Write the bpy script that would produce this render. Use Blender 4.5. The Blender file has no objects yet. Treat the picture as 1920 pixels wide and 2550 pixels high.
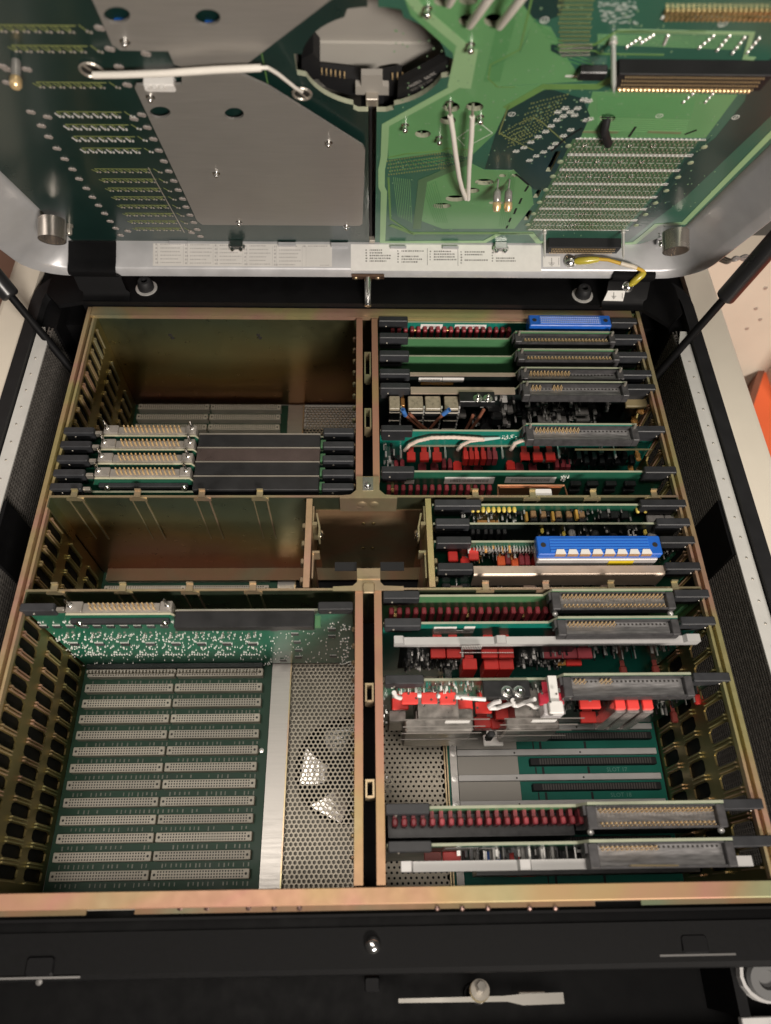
import bpy, bmesh, math, random
from mathutils import Vector, Matrix
from mathutils.geometry import tessellate_polygon
random.seed(7)
SC = bpy.context.scene
S = 0.001                                   # everything below is written in millimetres
# ------------------------------------------------------------------ camera
F_PX, CX, CY = 1797.9, 960.0, 1275.0
CR = Vector((0.99950314, -0.01631738, 0.02696709))
CU = Vector((0.00097599, 0.87117946, 0.49096375))
CF = Vector((0.03150442, 0.49069348, -0.87076253))
CP = Vector((-4.2, -17.4, 509.7))
cam_d = bpy.data.cameras.new('camera')
cam = bpy.data.objects.new('camera', cam_d)
SC.collection.objects.link(cam)
M = Matrix.Identity(4)
for i in range(3):
    M[i][0], M[i][1], M[i][2], M[i][3] = CR[i], CU[i], -CF[i], CP[i] * S
cam.matrix_world = M
cam_d.sensor_fit = 'VERTICAL'; cam_d.sensor_height = 36.0
cam_d.lens = 36.0 * F_PX / 2550.0
cam_d.clip_start = 0.01; cam_d.clip_end = 100
cam_d.dof.use_dof = True; cam_d.dof.focus_distance = 0.62; cam_d.dof.aperture_fstop = 5.6
SC.camera = cam
# ------------------------------------------------------------------ world, lamps, exposure
W = bpy.data.worlds.new('World'); SC.world = W; W.use_nodes = True
W.node_tree.nodes['Background'].inputs[0].default_value = (1.0, 0.92, 0.84, 1)
W.node_tree.nodes['Background'].inputs[1].default_value = 0.034
SC.view_settings.view_transform = 'Standard'; SC.view_settings.look = 'None'
SC.view_settings.exposure = 0.0; SC.view_settings.gamma = 1.0

def area(name, loc, target, sx, sy, power, col):
    d = bpy.data.lights.new(name, 'AREA'); d.shape = 'RECTANGLE'; d.size = sx; d.size_y = sy
    d.energy = power; d.color = col
    o = bpy.data.objects.new(name, d); SC.collection.objects.link(o)
    o.location = loc
    o.rotation_euler = (Vector(target) - Vector(loc)).to_track_quat('-Z', 'Y').to_euler()
    return o
area('ceiling_lamp_far', (0.85, -2.35, 1.40), (0, .25, 0), 0.9, 0.35, 112, (1.0, 0.915, 0.825))
area('ceiling_lamp_near', (-0.15, -0.18, 2.0), (0, .1, 0), 1.2, 0.4, 25, (1.0, 0.915, 0.825))

# ------------------------------------------------------------------ measuring helpers: a photo point onto a real plane
def ray(px, py):
    return CF + CR * ((px - CX) / F_PX) - CU * ((py - CY) / F_PX)
def hit(px, py, axis, v):
    d = ray(px, py); t = (v - CP[axis]) / d[axis]
    return CP + d * t
def bz(px, py, z=0): p = hit(px, py, 2, z); return (p.x, p.y)
def by(px, py, y): p = hit(px, py, 1, y); return (p.x, p.z)
def bx(px, py, x): p = hit(px, py, 0, x); return (p.y, p.z)
LE = Vector((-0.01201762, -0.46946177, 0.88287101)).normalized()
LU = Vector((0.99992779, -0.00564222, 0.01061078)).normalized()
LN = LU.cross(LE)
LO = Vector((-3.32, 538.64, 40.32))
def L(px, py, n=0):
    p0 = LO + LN * n; d = ray(px, py); t = (p0 - CP).dot(LN) / d.dot(LN)
    p = CP + d * t - p0
    return (p.dot(LU), p.dot(LE))

# ------------------------------------------------------------------ mesh builder
class MB:
    def __init__(s): s.v = []; s.f = []; s.m = []
    def add(s, vs, fs, m=0):
        b = len(s.v); s.v += [tuple(v) for v in vs]
        s.f += [tuple(b + i for i in f) for f in fs]; s.m += [m] * len(fs)
    def box(s, x0, x1, y0, y1, z0, z1, m=0):
        s.add([(x0,y0,z0),(x1,y0,z0),(x1,y1,z0),(x0,y1,z0),(x0,y0,z1),(x1,y0,z1),(x1,y1,z1),(x0,y1,z1)],
              [(0,3,2,1),(4,5,6,7),(0,1,5,4),(1,2,6,5),(2,3,7,6),(3,0,4,7)], m)
    def bbox(s, x0, x1, y0, y1, z0, z1, b=.6, m=0):
        # box with its top and vertical edges chamfered
        b = min(b, (x1-x0)*.45, (y1-y0)*.45, (z1-z0)*.9)
        def ring(i, z): return [(x0+i+b,y0+i,z),(x1-i-b,y0+i,z),(x1-i,y0+i+b,z),(x1-i,y1-i-b,z),(x1-i-b,y1-i,z),(x0+i+b,y1-i,z),(x0+i,y1-i-b,z),(x0+i,y0+i+b,z)]
        vs = ring(0, z0) + ring(0, z1-b) + ring(b*.8, z1)
        fs = [tuple(range(7,-1,-1)), tuple(range(16,24))]
        for r in (0, 8):
            for i in range(8): fs.append((r+i, r+(i+1)%8, r+8+(i+1)%8, r+8+i))
        s.add(vs, fs, m)
    def prism(s, loops, a, b, axes='xyz', m=0, mside=None):
        # loops: outer polygon plus holes in 2-D, extruded from a to b along the third axis
        if not isinstance(loops[0][0], (tuple, list)): loops = [loops]
        fl = [p for l in loops for p in l]
        tris = tessellate_polygon([[Vector((p[0], p[1], 0)) for p in l] for l in loops])
        idx = {'x':0,'y':1,'z':2}; A = [idx[c] for c in axes]
        def pt(p, h):
            r = [0,0,0]; r[A[0]] = p[0]; r[A[1]] = p[1]; r[A[2]] = h; return tuple(r)
        n = len(fl); vs = [pt(p, a) for p in fl] + [pt(p, b) for p in fl]
        fs = [t for t in tris] + [tuple(i + n for i in reversed(t)) for t in tris]
        s.add(vs, fs, m)
        side = []; k = 0
        for l in loops:
            for i in range(len(l)):
                j = (i+1) % len(l); side.append((k+i, k+j, n+k+j, n+k+i))
            k += len(l)
        s.add(vs, side, m if mside is None else mside)
    def tube(s, pts, r, n=8, m=0, cap=True):
        pts = [Vector(p) for p in pts]; k = len(pts); vs = []; fs = []
        up = None
        for i, p in enumerate(pts):
            t = (pts[min(i+1,k-1)] - pts[max(i-1,0)]).normalized()
            if up is None:
                up = t.cross(Vector((0,0,1)))
                if up.length < .01: up = t.cross(Vector((0,1,0)))
                up.normalize()
            u = (up - t*up.dot(t)).normalized(); w = t.cross(u); up = u
            rr = r[i] if isinstance(r, (list, tuple)) else r
            for j in range(n):
                a = 2*math.pi*j/n; vs.append(p + u*math.cos(a)*rr + w*math.sin(a)*rr)
        for i in range(k-1):
            for j in range(n): fs.append((i*n+j, i*n+(j+1)%n, (i+1)*n+(j+1)%n, (i+1)*n+j))
        if cap: fs += [tuple(range(n-1,-1,-1)), tuple(range((k-1)*n, k*n))]
        s.add(vs, fs, m)
    def cyl(s, p, q, r, n=12, m=0): s.tube([p, q], r, n, m)
    def lathe(s, c, axis, prof, n=16, m=0):
        # prof: (radius, height along axis)
        ax = Vector(axis).normalized(); u = ax.orthogonal().normalized(); w = ax.cross(u); c = Vector(c)
        vs = []; fs = []
        for r, h in prof:
            for j in range(n):
                a = 2*math.pi*j/n; vs.append(c + ax*h + (u*math.cos(a) + w*math.sin(a))*r)
        for i in range(len(prof)-1):
            for j in range(n): fs.append((i*n+j, i*n+(j+1)%n, (i+1)*n+(j+1)%n, (i+1)*n+j))
        fs += [tuple(range(n-1,-1,-1)), tuple(range((len(prof)-1)*n, len(prof)*n))]
        s.add(vs, fs, m)
    def ribbon(s, pts, w, a, b, m=0):
        # a flat trace of width w along 2-D points (local x,y), between heights a and b, mitred
        n = len(pts); P = [Vector((p[0], p[1])) for p in pts]; lf = []; rt = []
        for i in range(n):
            d1 = (P[i]-P[i-1]).normalized() if i else (P[1]-P[0]).normalized()
            d2 = (P[i+1]-P[i]).normalized() if i < n-1 else d1
            nn = Vector((-(d1.y+d2.y), d1.x+d2.x))
            nn.normalize(); k = max(.5, nn.dot(Vector((-d1.y, d1.x))))
            lf.append(P[i] + nn*(w/2/k)); rt.append(P[i] - nn*(w/2/k))
        for i in range(n-1):
            q = [lf[i], rt[i], rt[i+1], lf[i+1]]
            s.add([(p.x,p.y,a) for p in q]+[(p.x,p.y,b) for p in q],
                  [(4,5,6,7),(0,1,5,4),(1,2,6,5),(2,3,7,6),(3,0,4,7)], m)
    def mesh(s, name, mats, smooth=False):
        me = bpy.data.meshes.new(name)
        me.from_pydata([(x*S, y*S, z*S) for x, y, z in s.v], [], s.f)
        for mt in mats: me.materials.append(mt)
        me.polygons.foreach_set('material_index', s.m)
        bm = bmesh.new(); bm.from_mesh(me); bmesh.ops.recalc_face_normals(bm, faces=bm.faces); bm.to_mesh(me); bm.free()
        if smooth:
            me.polygons.foreach_set('use_smooth', [True]*len(me.polygons))
            me.set_sharp_from_angle(angle=math.radians(40))
        me.update(); return me

def place(name, data, parent=None, loc=(0,0,0), kind=None, label=None):
    o = bpy.data.objects.new(name, data); SC.collection.objects.link(o)
    if parent is not None:
        o.parent = parent
        if parent.get('frame') != 'own' and 'base' in parent: b = parent['base']; loc = [loc[i]-b[i] for i in range(3)]
    o.location = [c*S for c in loc]
    if kind: o['kind'] = kind
    if label: o['label'] = label
    return o
def part(name, mb, mats, parent, loc=(0,0,0), kind=None, label=None, smooth=False):
    if not isinstance(mats, (list, tuple)): mats = [mats]
    return place(name, mb.mesh(name, mats, smooth), parent, loc, kind, label)
def thing(name, label, cat, base=(0,0,0), group=None):
    o = bpy.data.objects.new(name, None); SC.collection.objects.link(o)
    o.empty_display_size = .02
    o.location = [c*S for c in base]; o['base'] = [float(c) for c in base]
    o['label'] = label; o['category'] = cat
    if group: o['group'] = group
    return o
def sub(o):  # a part may carry sub-parts written in the same millimetre frame
    p = o.parent; o['base'] = list(p['base']) if (p is not None and 'base' in p) else [0.,0.,0.]
    b = o['base']; off = [o.location[i]/S + b[i] for i in range(3)]
    o['base'] = off
    return o
def text_mesh(s, size, name='lettering'):
    cu = bpy.data.curves.new(name, 'FONT'); cu.body = s; cu.size = size*S; cu.align_x = 'CENTER'; cu.align_y = 'CENTER'; cu.resolution_u = 2
    o = bpy.data.objects.new(name, cu); SC.collection.objects.link(o)
    dg = bpy.context.evaluated_depsgraph_get(); me = bpy.data.meshes.new_from_object(o.evaluated_get(dg))
    bpy.data.objects.remove(o); return me

# ------------------------------------------------------------------ materials
VARY = {'red_relay': .2, 'bright_red_relay': .12, 'maroon_relay': .28, 'beige_connector': .16, 'black_plastic': .3, 'small_ic': .4, 'green_board': .15}
def mat(name, col, rough=.5, metal=0., noise=0., nscale=60., bump=0., bscale=400., coat=0., spec=None, aniso=None):
    m = bpy.data.materials.new(name); m.use_nodes = True
    nt = m.node_tree; b = nt.nodes['Principled BSDF']
    b.inputs['Base Color'].default_value = (*col, 1); b.inputs['Roughness'].default_value = rough; b.inputs['Metallic'].default_value = metal
    if coat: b.inputs['Coat Weight'].default_value = coat; b.inputs['Coat Roughness'].default_value = .15
    if spec is not None: b.inputs['Specular IOR Level'].default_value = spec
    tc = nt.nodes.new('ShaderNodeTexCoord'); src = tc.outputs['Object']
    if aniso:
        mp = nt.nodes.new('ShaderNodeMapping'); mp.inputs['Scale'].default_value = aniso; nt.links.new(src, mp.inputs['Vector']); src = mp.outputs['Vector']
    if noise:
        n = nt.nodes.new('ShaderNodeTexNoise'); n.inputs['Scale'].default_value = nscale; n.inputs['Detail'].default_value = 5
        nt.links.new(src, n.inputs['Vector'])
        r = nt.nodes.new('ShaderNodeMapRange'); r.inputs['From Min'].default_value = .3; r.inputs['From Max'].default_value = .7
        r.inputs['To Min'].default_value = 1-noise; r.inputs['To Max'].default_value = 1+noise
        nt.links.new(n.outputs['Fac'], r.inputs['Value'])
        mx = nt.nodes.new('ShaderNodeVectorMath'); mx.operation = 'SCALE'; mx.inputs[0].default_value = col
        nt.links.new(r.outputs['Result'], mx.inputs['Scale']); nt.links.new(mx.outputs['Vector'], b.inputs['Base Color'])
        r2 = nt.nodes.new('ShaderNodeMapRange'); r2.inputs['To Min'].default_value = max(.05, rough-.12); r2.inputs['To Max'].default_value = min(1, rough+.12)
        nt.links.new(n.outputs['Fac'], r2.inputs['Value']); nt.links.new(r2.outputs['Result'], b.inputs['Roughness'])
    vary = VARY.get(name)
    if vary and noise:
        oi = nt.nodes.new('ShaderNodeObjectInfo'); rv = nt.nodes.new('ShaderNodeMapRange'); rv.inputs['To Min'].default_value = 1-vary; rv.inputs['To Max'].default_value = 1+vary
        nt.links.new(oi.outputs['Random'], rv.inputs['Value']); m2 = nt.nodes.new('ShaderNodeVectorMath'); m2.operation = 'SCALE'
        nt.links.new(mx.outputs['Vector'], m2.inputs[0]); nt.links.new(rv.outputs['Result'], m2.inputs['Scale']); nt.links.new(m2.outputs['Vector'], b.inputs['Base Color'])
    if bump:
        n2 = nt.nodes.new('ShaderNodeTexNoise'); n2.inputs['Scale'].default_value = bscale; n2.inputs['Detail'].default_value = 3
        nt.links.new(src, n2.inputs['Vector'])
        bp = nt.nodes.new('ShaderNodeBump'); bp.inputs['Strength'].default_value = bump; bp.inputs['Distance'].default_value = .0004
        nt.links.new(n2.outputs['Fac'], bp.inputs['Height']); nt.links.new(bp.outputs['Normal'], b.inputs['Normal'])
    return m
def zinc(name, stops, rough=.36, metal=.85, scale=(5,5,9), zg=0):
    # yellow chromated steel: a thin film whose tint drifts between straw, green and pink
    m = bpy.data.materials.new(name); m.use_nodes = True; nt = m.node_tree; b = nt.nodes['Principled BSDF']
    tc = nt.nodes.new('ShaderNodeTexCoord'); mp = nt.nodes.new('ShaderNodeMapping'); mp.inputs['Scale'].default_value = scale
    n = nt.nodes.new('ShaderNodeTexNoise'); n.inputs['Scale'].default_value = 1; n.inputs['Detail'].default_value = 3; n.inputs['Distortion'].default_value = .6
    cr = nt.nodes.new('ShaderNodeValToRGB'); e = cr.color_ramp.elements
    while len(e) < len(stops): e.new(.5)
    for i, (p, c) in enumerate(stops): e[i].position = p; e[i].color = (*c, 1)
    nt.links.new(tc.outputs['Object'], mp.inputs['Vector']); nt.links.new(mp.outputs['Vector'], n.inputs['Vector'])
    if zg:  # tint by height: angle-dependent film reflection put into the colour
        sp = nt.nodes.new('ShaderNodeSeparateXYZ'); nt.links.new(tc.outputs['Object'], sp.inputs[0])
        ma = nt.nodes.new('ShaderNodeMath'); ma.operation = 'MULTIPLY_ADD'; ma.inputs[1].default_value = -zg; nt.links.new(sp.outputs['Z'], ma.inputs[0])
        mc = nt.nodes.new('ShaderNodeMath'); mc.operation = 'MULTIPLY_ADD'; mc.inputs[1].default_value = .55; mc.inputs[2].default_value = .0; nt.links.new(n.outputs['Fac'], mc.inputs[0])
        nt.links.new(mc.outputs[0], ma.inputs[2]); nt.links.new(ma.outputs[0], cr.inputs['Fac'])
    else: nt.links.new(n.outputs['Fac'], cr.inputs['Fac'])
    nt.links.new(cr.outputs['Color'], b.inputs['Base Color'])
    b.inputs['Metallic'].default_value = metal
    n2 = nt.nodes.new('ShaderNodeTexNoise'); n2.inputs['Scale'].default_value = 120; n2.inputs['Detail'].default_value = 6
    nt.links.new(tc.outputs['Object'], n2.inputs['Vector'])
    r2 = nt.nodes.new('ShaderNodeMapRange'); r2.inputs['To Min'].default_value = rough-.1; r2.inputs['To Max'].default_value = rough+.12
    nt.links.new(n2.outputs['Fac'], r2.inputs['Value']); nt.links.new(r2.outputs['Result'], b.inputs['Roughness'])
    return m
Z_RAIL = zinc('yellow_chromate_rail', [(.32,(.44,.48,.23)),(.46,(.60,.51,.24)),(.55,(.66,.39,.29)),(.63,(.60,.46,.25)),(.74,(.38,.48,.34))], .38, .75, (7,7,4))
Z_FRONT = zinc('yellow_chromate_front', [(.30,(.33,.34,.18)),(.42,(.40,.27,.13)),(.52,(.42,.215,.15)),(.62,(.37,.24,.13)),(.74,(.30,.31,.17))], .5, .45, (6,6,6))
Z_DARK = zinc('yellow_chromate_shaded', [(.3,(.15,.13,.06)),(.5,(.19,.11,.06)),(.7,(.12,.15,.09))], .55, .4, (9,9,9))  # darkened chromate copy, shade put into its colour
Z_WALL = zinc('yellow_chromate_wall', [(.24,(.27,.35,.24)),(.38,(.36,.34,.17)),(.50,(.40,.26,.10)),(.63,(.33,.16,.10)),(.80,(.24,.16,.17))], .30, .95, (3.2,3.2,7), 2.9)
Z_LITE = zinc('yellow_chromate_light', [(.3,(.44,.42,.25)),(.5,(.50,.39,.24)),(.7,(.47,.32,.25))], .36, .8, (14,14,14))
Z_GRID = zinc('yellow_chromate_grid', [(.3,(.27,.24,.10)),(.55,(.35,.27,.11)),(.75,(.26,.18,.09))], .36, .9, (8,8,8))
STEEL = mat('plated_steel', (.50,.46,.40), .38, .75, .08, 30)
PERF = mat('perforated_steel', (.36,.325,.265), .45, .6, .1, 25)
BRUSH = mat('brushed_aluminium', (.45,.43,.405), .40, .65, .05, 40, .06, 300, aniso=(1,14,1))
CAST = mat('silver_paint', (.50,.50,.51), .40, .35, .06, 60, .12, 900)
CREAM = mat('cream_paint', (.69,.63,.53), .5, 0, .02, 40, .08, 1200)
GREY_IN = mat('grey_paint', (.33,.31,.28), .55, 0, .03, 30)
BLK = mat('black_paint', (.0035,.0035,.004), .6, 0, .2, 80, .15, 1500, spec=.16)
BLKROUGH = mat('black_textured_paint', (.0042,.0042,.0045), .66, 0, .3, 300, .5, 2200, spec=.14)
RUB = mat('black_rubber', (.011,.011,.012), .62, 0, .15, 60, spec=.35)
LEV = mat('black_plastic', (.022,.023,.026), .5, 0, .15, 120, .12, 900)
COVER = mat('black_anodised_cover', (.017,.017,.018), .35, 0, .2, 60)
CONN = mat('grey_black_connector', (.05,.048,.05), .5, 0, .25, 180, .3, 500)
CONN2 = mat('worn_connector_floor', (.17,.165,.165), .6, 0, .4, 90, .2, 400, aniso=(1,6,1))
GOLD = mat('gold_contact', (.95,.70,.38), .34, .7)
TIN = mat('tin_solder', (.78,.76,.73), .32, .55)
CHROME = mat('bright_screw', (.75,.74,.72), .18, 1.0)
BLUE = mat('blue_plastic', (.012,.11,.50), .4, 0, .1, 90)
BLUELT = mat('blue_connector_face', (.10,.24,.72), .45, 0, .1, 200)
RED = mat('red_relay', (.62,.035,.028), .42, 0, .10, 60)
REDLT = mat('bright_red_relay', (.80,.06,.05), .4, 0, .06, 60)
MAROON = mat('maroon_relay', (.26,.035,.045), .45, 0, .15, 80)
ORNG = mat('orange_relay', (.80,.13,.04), .42, 0, .06, 60)
YEL = mat('yellow_lamp', (.58,.45,.09), .35, 0, .05, 60)
TAN = mat('tan_resin', (.50,.25,.07), .5, 0, .15, 80)
WHITE = mat('white_label', (.74,.72,.69), .6, 0, .03, 200)
BAR = mat('white_stiffener_bar', (.50,.49,.48), .45, .2, .06, 60)
BEIGE = mat('beige_connector', (.50,.46,.39), .55, 0, .06, 90)
DHOLE = mat('contact_hole', (.02,.018,.016), .6)
PCB = mat('green_board', (.014,.085,.05), .38, 0, .12, 60, coat=.3)
PCBTEAL = mat('teal_board', (.006,.16,.12), .36, 0, .12, 60, coat=.3)
PCBLT = mat('light_green_board', (.07,.19,.085), .4, 0, .08, 40, coat=.25)
PCBEDGE = mat('board_edge', (.34,.36,.26), .6, 0, .1, 100)
PCBBLK = mat('dark_board', (.005,.009,.0085), .45, 0, .2, 60, coat=.2)
BP_L = mat('backplane_green', (.016,.055,.032), .5, 0, .18, 50, spec=.3)
BP_R = mat('backplane_teal', (.0,.12,.085), .5, 0, .12, 50, spec=.3)
LIDL = mat('dark_green_lid_board', (.007,.026,.022), .30, 0, .15, 14, coat=.35)
LIDR = mat('lid_board_laminate', (.032,.12,.08), .33, 0, .14, 12, coat=.3)
POUR = mat('copper_pour_mid', (.125,.31,.125), .34, 0, .10, 9, coat=.3)
POURLT = mat('copper_pour_light', (.28,.46,.235), .36, 0, .08, 12, coat=.25)
POURDK = mat('bare_laminate_dark', (.012,.04,.035), .34, 0, .12, 14, coat=.3)
TRACE = mat('copper_trace', (.13,.26,.075), .38, 0, .1, 40)
TRACEG = mat('gold_green_trace', (.22,.25,.09), .38, .2, .2, 40)
SILK = mat('white_silkscreen', (.74,.76,.70), .6)
PAD = mat('solder_pad', (.52,.47,.42), .35, .6, .15, 200)
WIRE = mat('white_wire', (.80,.76,.69), .5, 0, .03, 60)
BROWN = mat('brown_wire', (.20,.075,.045), .5, 0, .1, 60)
DARKCOMP = mat('dark_component', (.012,.012,.013), .35, 0, .3, 200)
GREYCOMP = mat('grey_component', (.22,.21,.20), .4, 0, .15, 200)
SHIELD = mat('metal_shield_can', (.27,.25,.23), .32, .6, .3, 150, .25, 300)
BEIGEPLATE = mat('warm_shield_plate', (.50,.40,.32), .42, .5, .1, 50)
YELWIRE = mat('yellow_wire', (.58,.36,.04), .45, 0, .05, 60)
TERM = mat('yellow_crimp', (.46,.38,.04), .3, 0, .1, 60, coat=.4)
ORANGE = mat('orange_paint', (.86,.16,.055), .5, 0, .02, 10)
WALLP = mat('reddish_wall_paint', (.36,.20,.145), .7, 0, .03, 5)
FLOORM = mat('room_floor_vinyl', (.30,.28,.25), .5, 0, .08, 8)
FANM = mat('fan_blade_metal', (.62,.60,.58), .26, .95, .3, 70, .25, 160)
INK = mat('grey_print', (.20,.19,.18), .6)
BLUEW = mat('blue_cable', (.01,.10,.42), .4, 0, .1, 60)
CLEAR = mat('grey_glass_body', (.30,.29,.27), .2, .3, .2, 150)

# ------------------------------------------------------------------ setting
mb = MB(); mb.box(-5000,5000,-5000,4000,-1110,-1100); place('floor', mb.mesh('floor',[FLOORM]), kind='structure')
mb = MB(); mb.box(-2600,-700,1600,1640,-1099,2000); place('wall', mb.mesh('wall',[WALLP]), kind='structure')

exec_order = None
FZ = -146.0                                   # floor of the cage
Y1, Y2, YB = 284.0, 201.6, 493.0
# ------------------------------------------------------------------ cabinet
cab = thing('tester_cabinet', 'cream and black cabinet body surrounding the gold card cage, open at the top', 'cabinet', (0, 250, -300))
for sgn in (-1, 1):
    X = lambda v: v*sgn
    def bx_(mb, x0, x1, *r, **k): mb.box(min(X(x0),X(x1)), max(X(x0),X(x1)), *r, **k)
    mb = MB()                                  # cream shell: flat top rim, rounded outer edge, outer side
    prof = [(319,-2.2),(319,2),(343,2),(346.5,.8),(348.5,-1.6),(349,-5),(349,-700),(340,-700),(340,-12),(319,-12)]
    mb.prism([(X(x), z) for x, z in prof], -60, 600, 'xzy'); part('rim_panel', mb, CREAM, cab)
    mb = MB()                                  # rubber edge trim, round at the back corner
    cpts = [(X(312.5), -60), (X(312.5), 498)] + [(X(312.5-34+34*math.cos(a)), 498+34*math.sin(a)) for a in [math.pi/2*i/6 for i in range(1,6)]]
    mb.ribbon(cpts, 11, -6, 4.5); part('edge_gasket', mb, RUB, cab)
    mb = MB(); c2 = [(X(317.6), -60), (X(317.6), 498)] + [(X(317.6-39+39*math.cos(a)), 498+39*math.sin(a)) for a in [math.pi/2*i/6 for i in range(1,5)]]
    mb.ribbon(c2, 1.1, 0, 4.0); part('gasket_bead', mb, CAST, cab)
    mb = MB(); mb.prism([[(X(294),-50),(X(306),-50),(X(306),468),(X(300),468),(X(294),448)]], -1.5, 0, 'xyz'); strip = part('riveted_strip', mb, mat('strip_paint', (.58,.57,.54), .45, .1, .04, 60), cab)
    sub(strip)
    rv = MB(); rv.lathe((0,0,0), (0,0,1), [(1.0,0),(.9,.35),(.5,.6)], 8); rvm = rv.mesh('rivet', [STEEL])
    for k in range(26): place('rivet', rvm, strip, (X(300.5), -30 + k*18.4, 0))
    # inner side wall of the well: ribbed grilles with a smooth brace between
    GR = bpy.data.materials.get('black_mesh_grille') or mat('black_mesh_grille', (.17,.158,.145), .4, .5, .2, 200)
    for (ya, yb) in ((-45, 232), (282, 470)):
        mb = MB(); w0 = 293.5
        mb.box(*sorted((X(w0+3.2), X(w0+4.2))), ya, yb, -256, -2)
        nz = 44
        for k in range(nz):
            z = -3.4 - k*3.6
            mb.box(*sorted((X(w0+.4), X(w0+1.9))), ya, yb, z-1.2, z)
        for k in range(int((yb-ya)/3.8)):
            y = ya + k*3.8
            mb.box(*sorted((X(w0+.7), X(w0+3.2))), y, y+1.2, -156, -2)
        part('grille_panel', mb, GR, cab, kind='stuff')
    mb = MB(); mb.box(*sorted((X(291.5), X(297))), 232, 282, -250, -2.5); part('brace_panel', mb, BLK, cab)
    mb = MB(); mb.box(*sorted((X(266), X(298))), -45, 540, -262, -258); part('well_floor', mb, BLK, cab)
    mb = MB(); mb.box(*sorted((X(292), X(318.5))), 470.5, 600, -258, -5); part('corner_liner', mb, BLK, cab)
    mb = MB(); mb.box(*sorted((X(266), X(292))), 490, 600, -258, -20); part('corner_liner', mb, BLK, cab)
mb = MB()                                       # black ledge behind the cage, with a cut-back corner on each side
mb.prism([(-304,505),(-290,490),(-268,495.2),(262,495.2),(288,470),(304,486),(304,520),(296,545),(296,575),(-300,575),(-300,545),(-304,520)], 2, 6, 'xyz')
part('back_ledge', mb, BLK, cab)
mb = MB(); mb.box(-270,270,496.2,498,-150,1.9); part('back_skirt', mb, BLK, cab)
for (px, py) in ((363, 716), (1452, 734)):
    x, y = bz(px, py-4, 9)
    mb = MB(); mb.lathe((x,y,6), (0,0,1), [(10.2,0),(10.2,.8),(8.8,1.0)], 24); w_ = part('bumper_washer', mb, TIN, cab, smooth=True); sub(w_)
    mb = MB(); mb.lathe((x,y,7), (0,0,1), [(7.6,0),(7.6,3.5),(6.8,7),(5.6,9),(3.0,9),(2.6,4.5)], 24); part('rubber_bumper', mb, RUB, w_, smooth=True)
# front: sloping black beam, lock recess, lower panel
mb = MB(); mb.prism([(-22,-33),(-45,-35),(-48,-37.5),(-49,-42),(-46,-42),(-44.5,-38.5),(-22,-36.5)], -330, 330, 'yzx'); part('front_beam', mb, BLKROUGH, cab)
mb = MB(); mb.box(-330,330,-16,-14.4,-90,-16); part('front_skirt', mb, BLK, cab)
mb = MB(); mb.box(-330,330,-140,-22,-112,-108); part('recess_floor', mb, BLK, cab)
mb = MB(); mb.prism([(-86,-62),(-140,-66),(-140,-70),(-88,-66),(-88,-112),(-86,-112)], -330, 330, 'yzx'); part('lower_panel', mb, BLKROUGH, cab)
sx, sy = bz(928, 2352, -33)
mb = MB(); mb.lathe((sx,sy,-34.5), (0,-.1,1), [(5.6,0),(5.6,1.2),(4.8,3.2),(2.8,4.5),(.6,4.9)], 20); part('dome_screw', mb, CHROME, cab, smooth=True)
x0, _ = bz(908, 2470, -60); x1, _ = bz(944, 2470, -60)
mb = MB(); mb.bbox(x0, x1, -58, -50, -108, -42, .8); part('post', mb, BLK, cab)
for (px, py) in ((102, 2408), (1727, 2352)):
    x, y = bz(px, py, -36)
    mb = MB(); mb.bbox(x-9, x+9, y-5, y+6, -38, -33.2, 1.2); c_ = part('clip_body', mb, BLK, cab); sub(c_)
    mb = MB(); mb.box(x-24, x+26, y-6.4, y-5.2, -37, -34.4); part('clip_spring', mb, mat('dull_spring', (.16,.155,.15), .45, .5) if 'dull_spring' not in bpy.data.materials else bpy.data.materials['dull_spring'], c_)
    mb = MB(); mb.lathe((x, y-8, -38), (0,0,1), [(2.2,0),(2.0,1.0),(.5,1.4)], 12); part('rivet', mb, bpy.data.materials['dull_spring'], c_, smooth=True)

# ------------------------------------------------------------------ card cage
cage = thing('card_cage', 'gold chromated steel card cage divided into bays, set in the cabinet', 'card cage', (0, 245, -150))
def octhole(y0, y1, z0, z1, c=4): return [(y0+c*.5,z0),(y1-c*.5,z0),(y1,z0+c),(y1,z1-c),(y1-c*.5,z1),(y0+c*.5,z1),(y0,z1-c),(y0,z0+c)]
def side_wall(sgn, pitch, cols, bays):
    x = 259.0*sgn
    for (ya, yb, yoff) in bays:
        holes = []; tabs = MB()
        n = int((yb-ya-4)/pitch)
        for i in range(n):
            yc = yoff + i*pitch
            if yc+pitch*.4 > yb-2 or yc-pitch*.4 < ya+2: continue
            for (z0, z1) in cols:
                holes.append(octhole(yc-pitch*.33, yc+pitch*.33, z0, z1))
                # guide lips bent inward along both sides of the hole
                for yy in (yc-pitch*.43, yc+pitch*.40):
                    a, b = sorted((x-sgn*.1, x-sgn*1.5))
                    tabs.box(a, b, yy-.3, yy+.3, z0+4, z1-4)
                    a, b = sorted((x-sgn*.1, x-sgn*2.2))
                    tabs.box(a, b, yy-.55, yy+.55, z1-3, z1-.5)
        mb = MB(); a, b = sorted((x, x+1.5*sgn))
        mb.prism([[(ya,FZ),(yb,FZ),(yb,-4),(ya,-4)]] + holes, a, b, 'yzx')
        w_ = part('side_wall', mb, Z_GRID, cage); sub(w_)
        part('guide_lip', tabs, Z_RAIL, w_, kind='stuff')
LC = [(-43,-12), (-92,-58), (-138,-104)]
RC = [(-45,-11), (-93,-64), (-140,-108)]
side_wall(-1, 13.7, LC, [(0,200,16), (203,283,211), (286,491,294)])
side_wall(1, 16.6, RC, [(0,200,15), (203,283,213), (286,491,296)])
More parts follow.
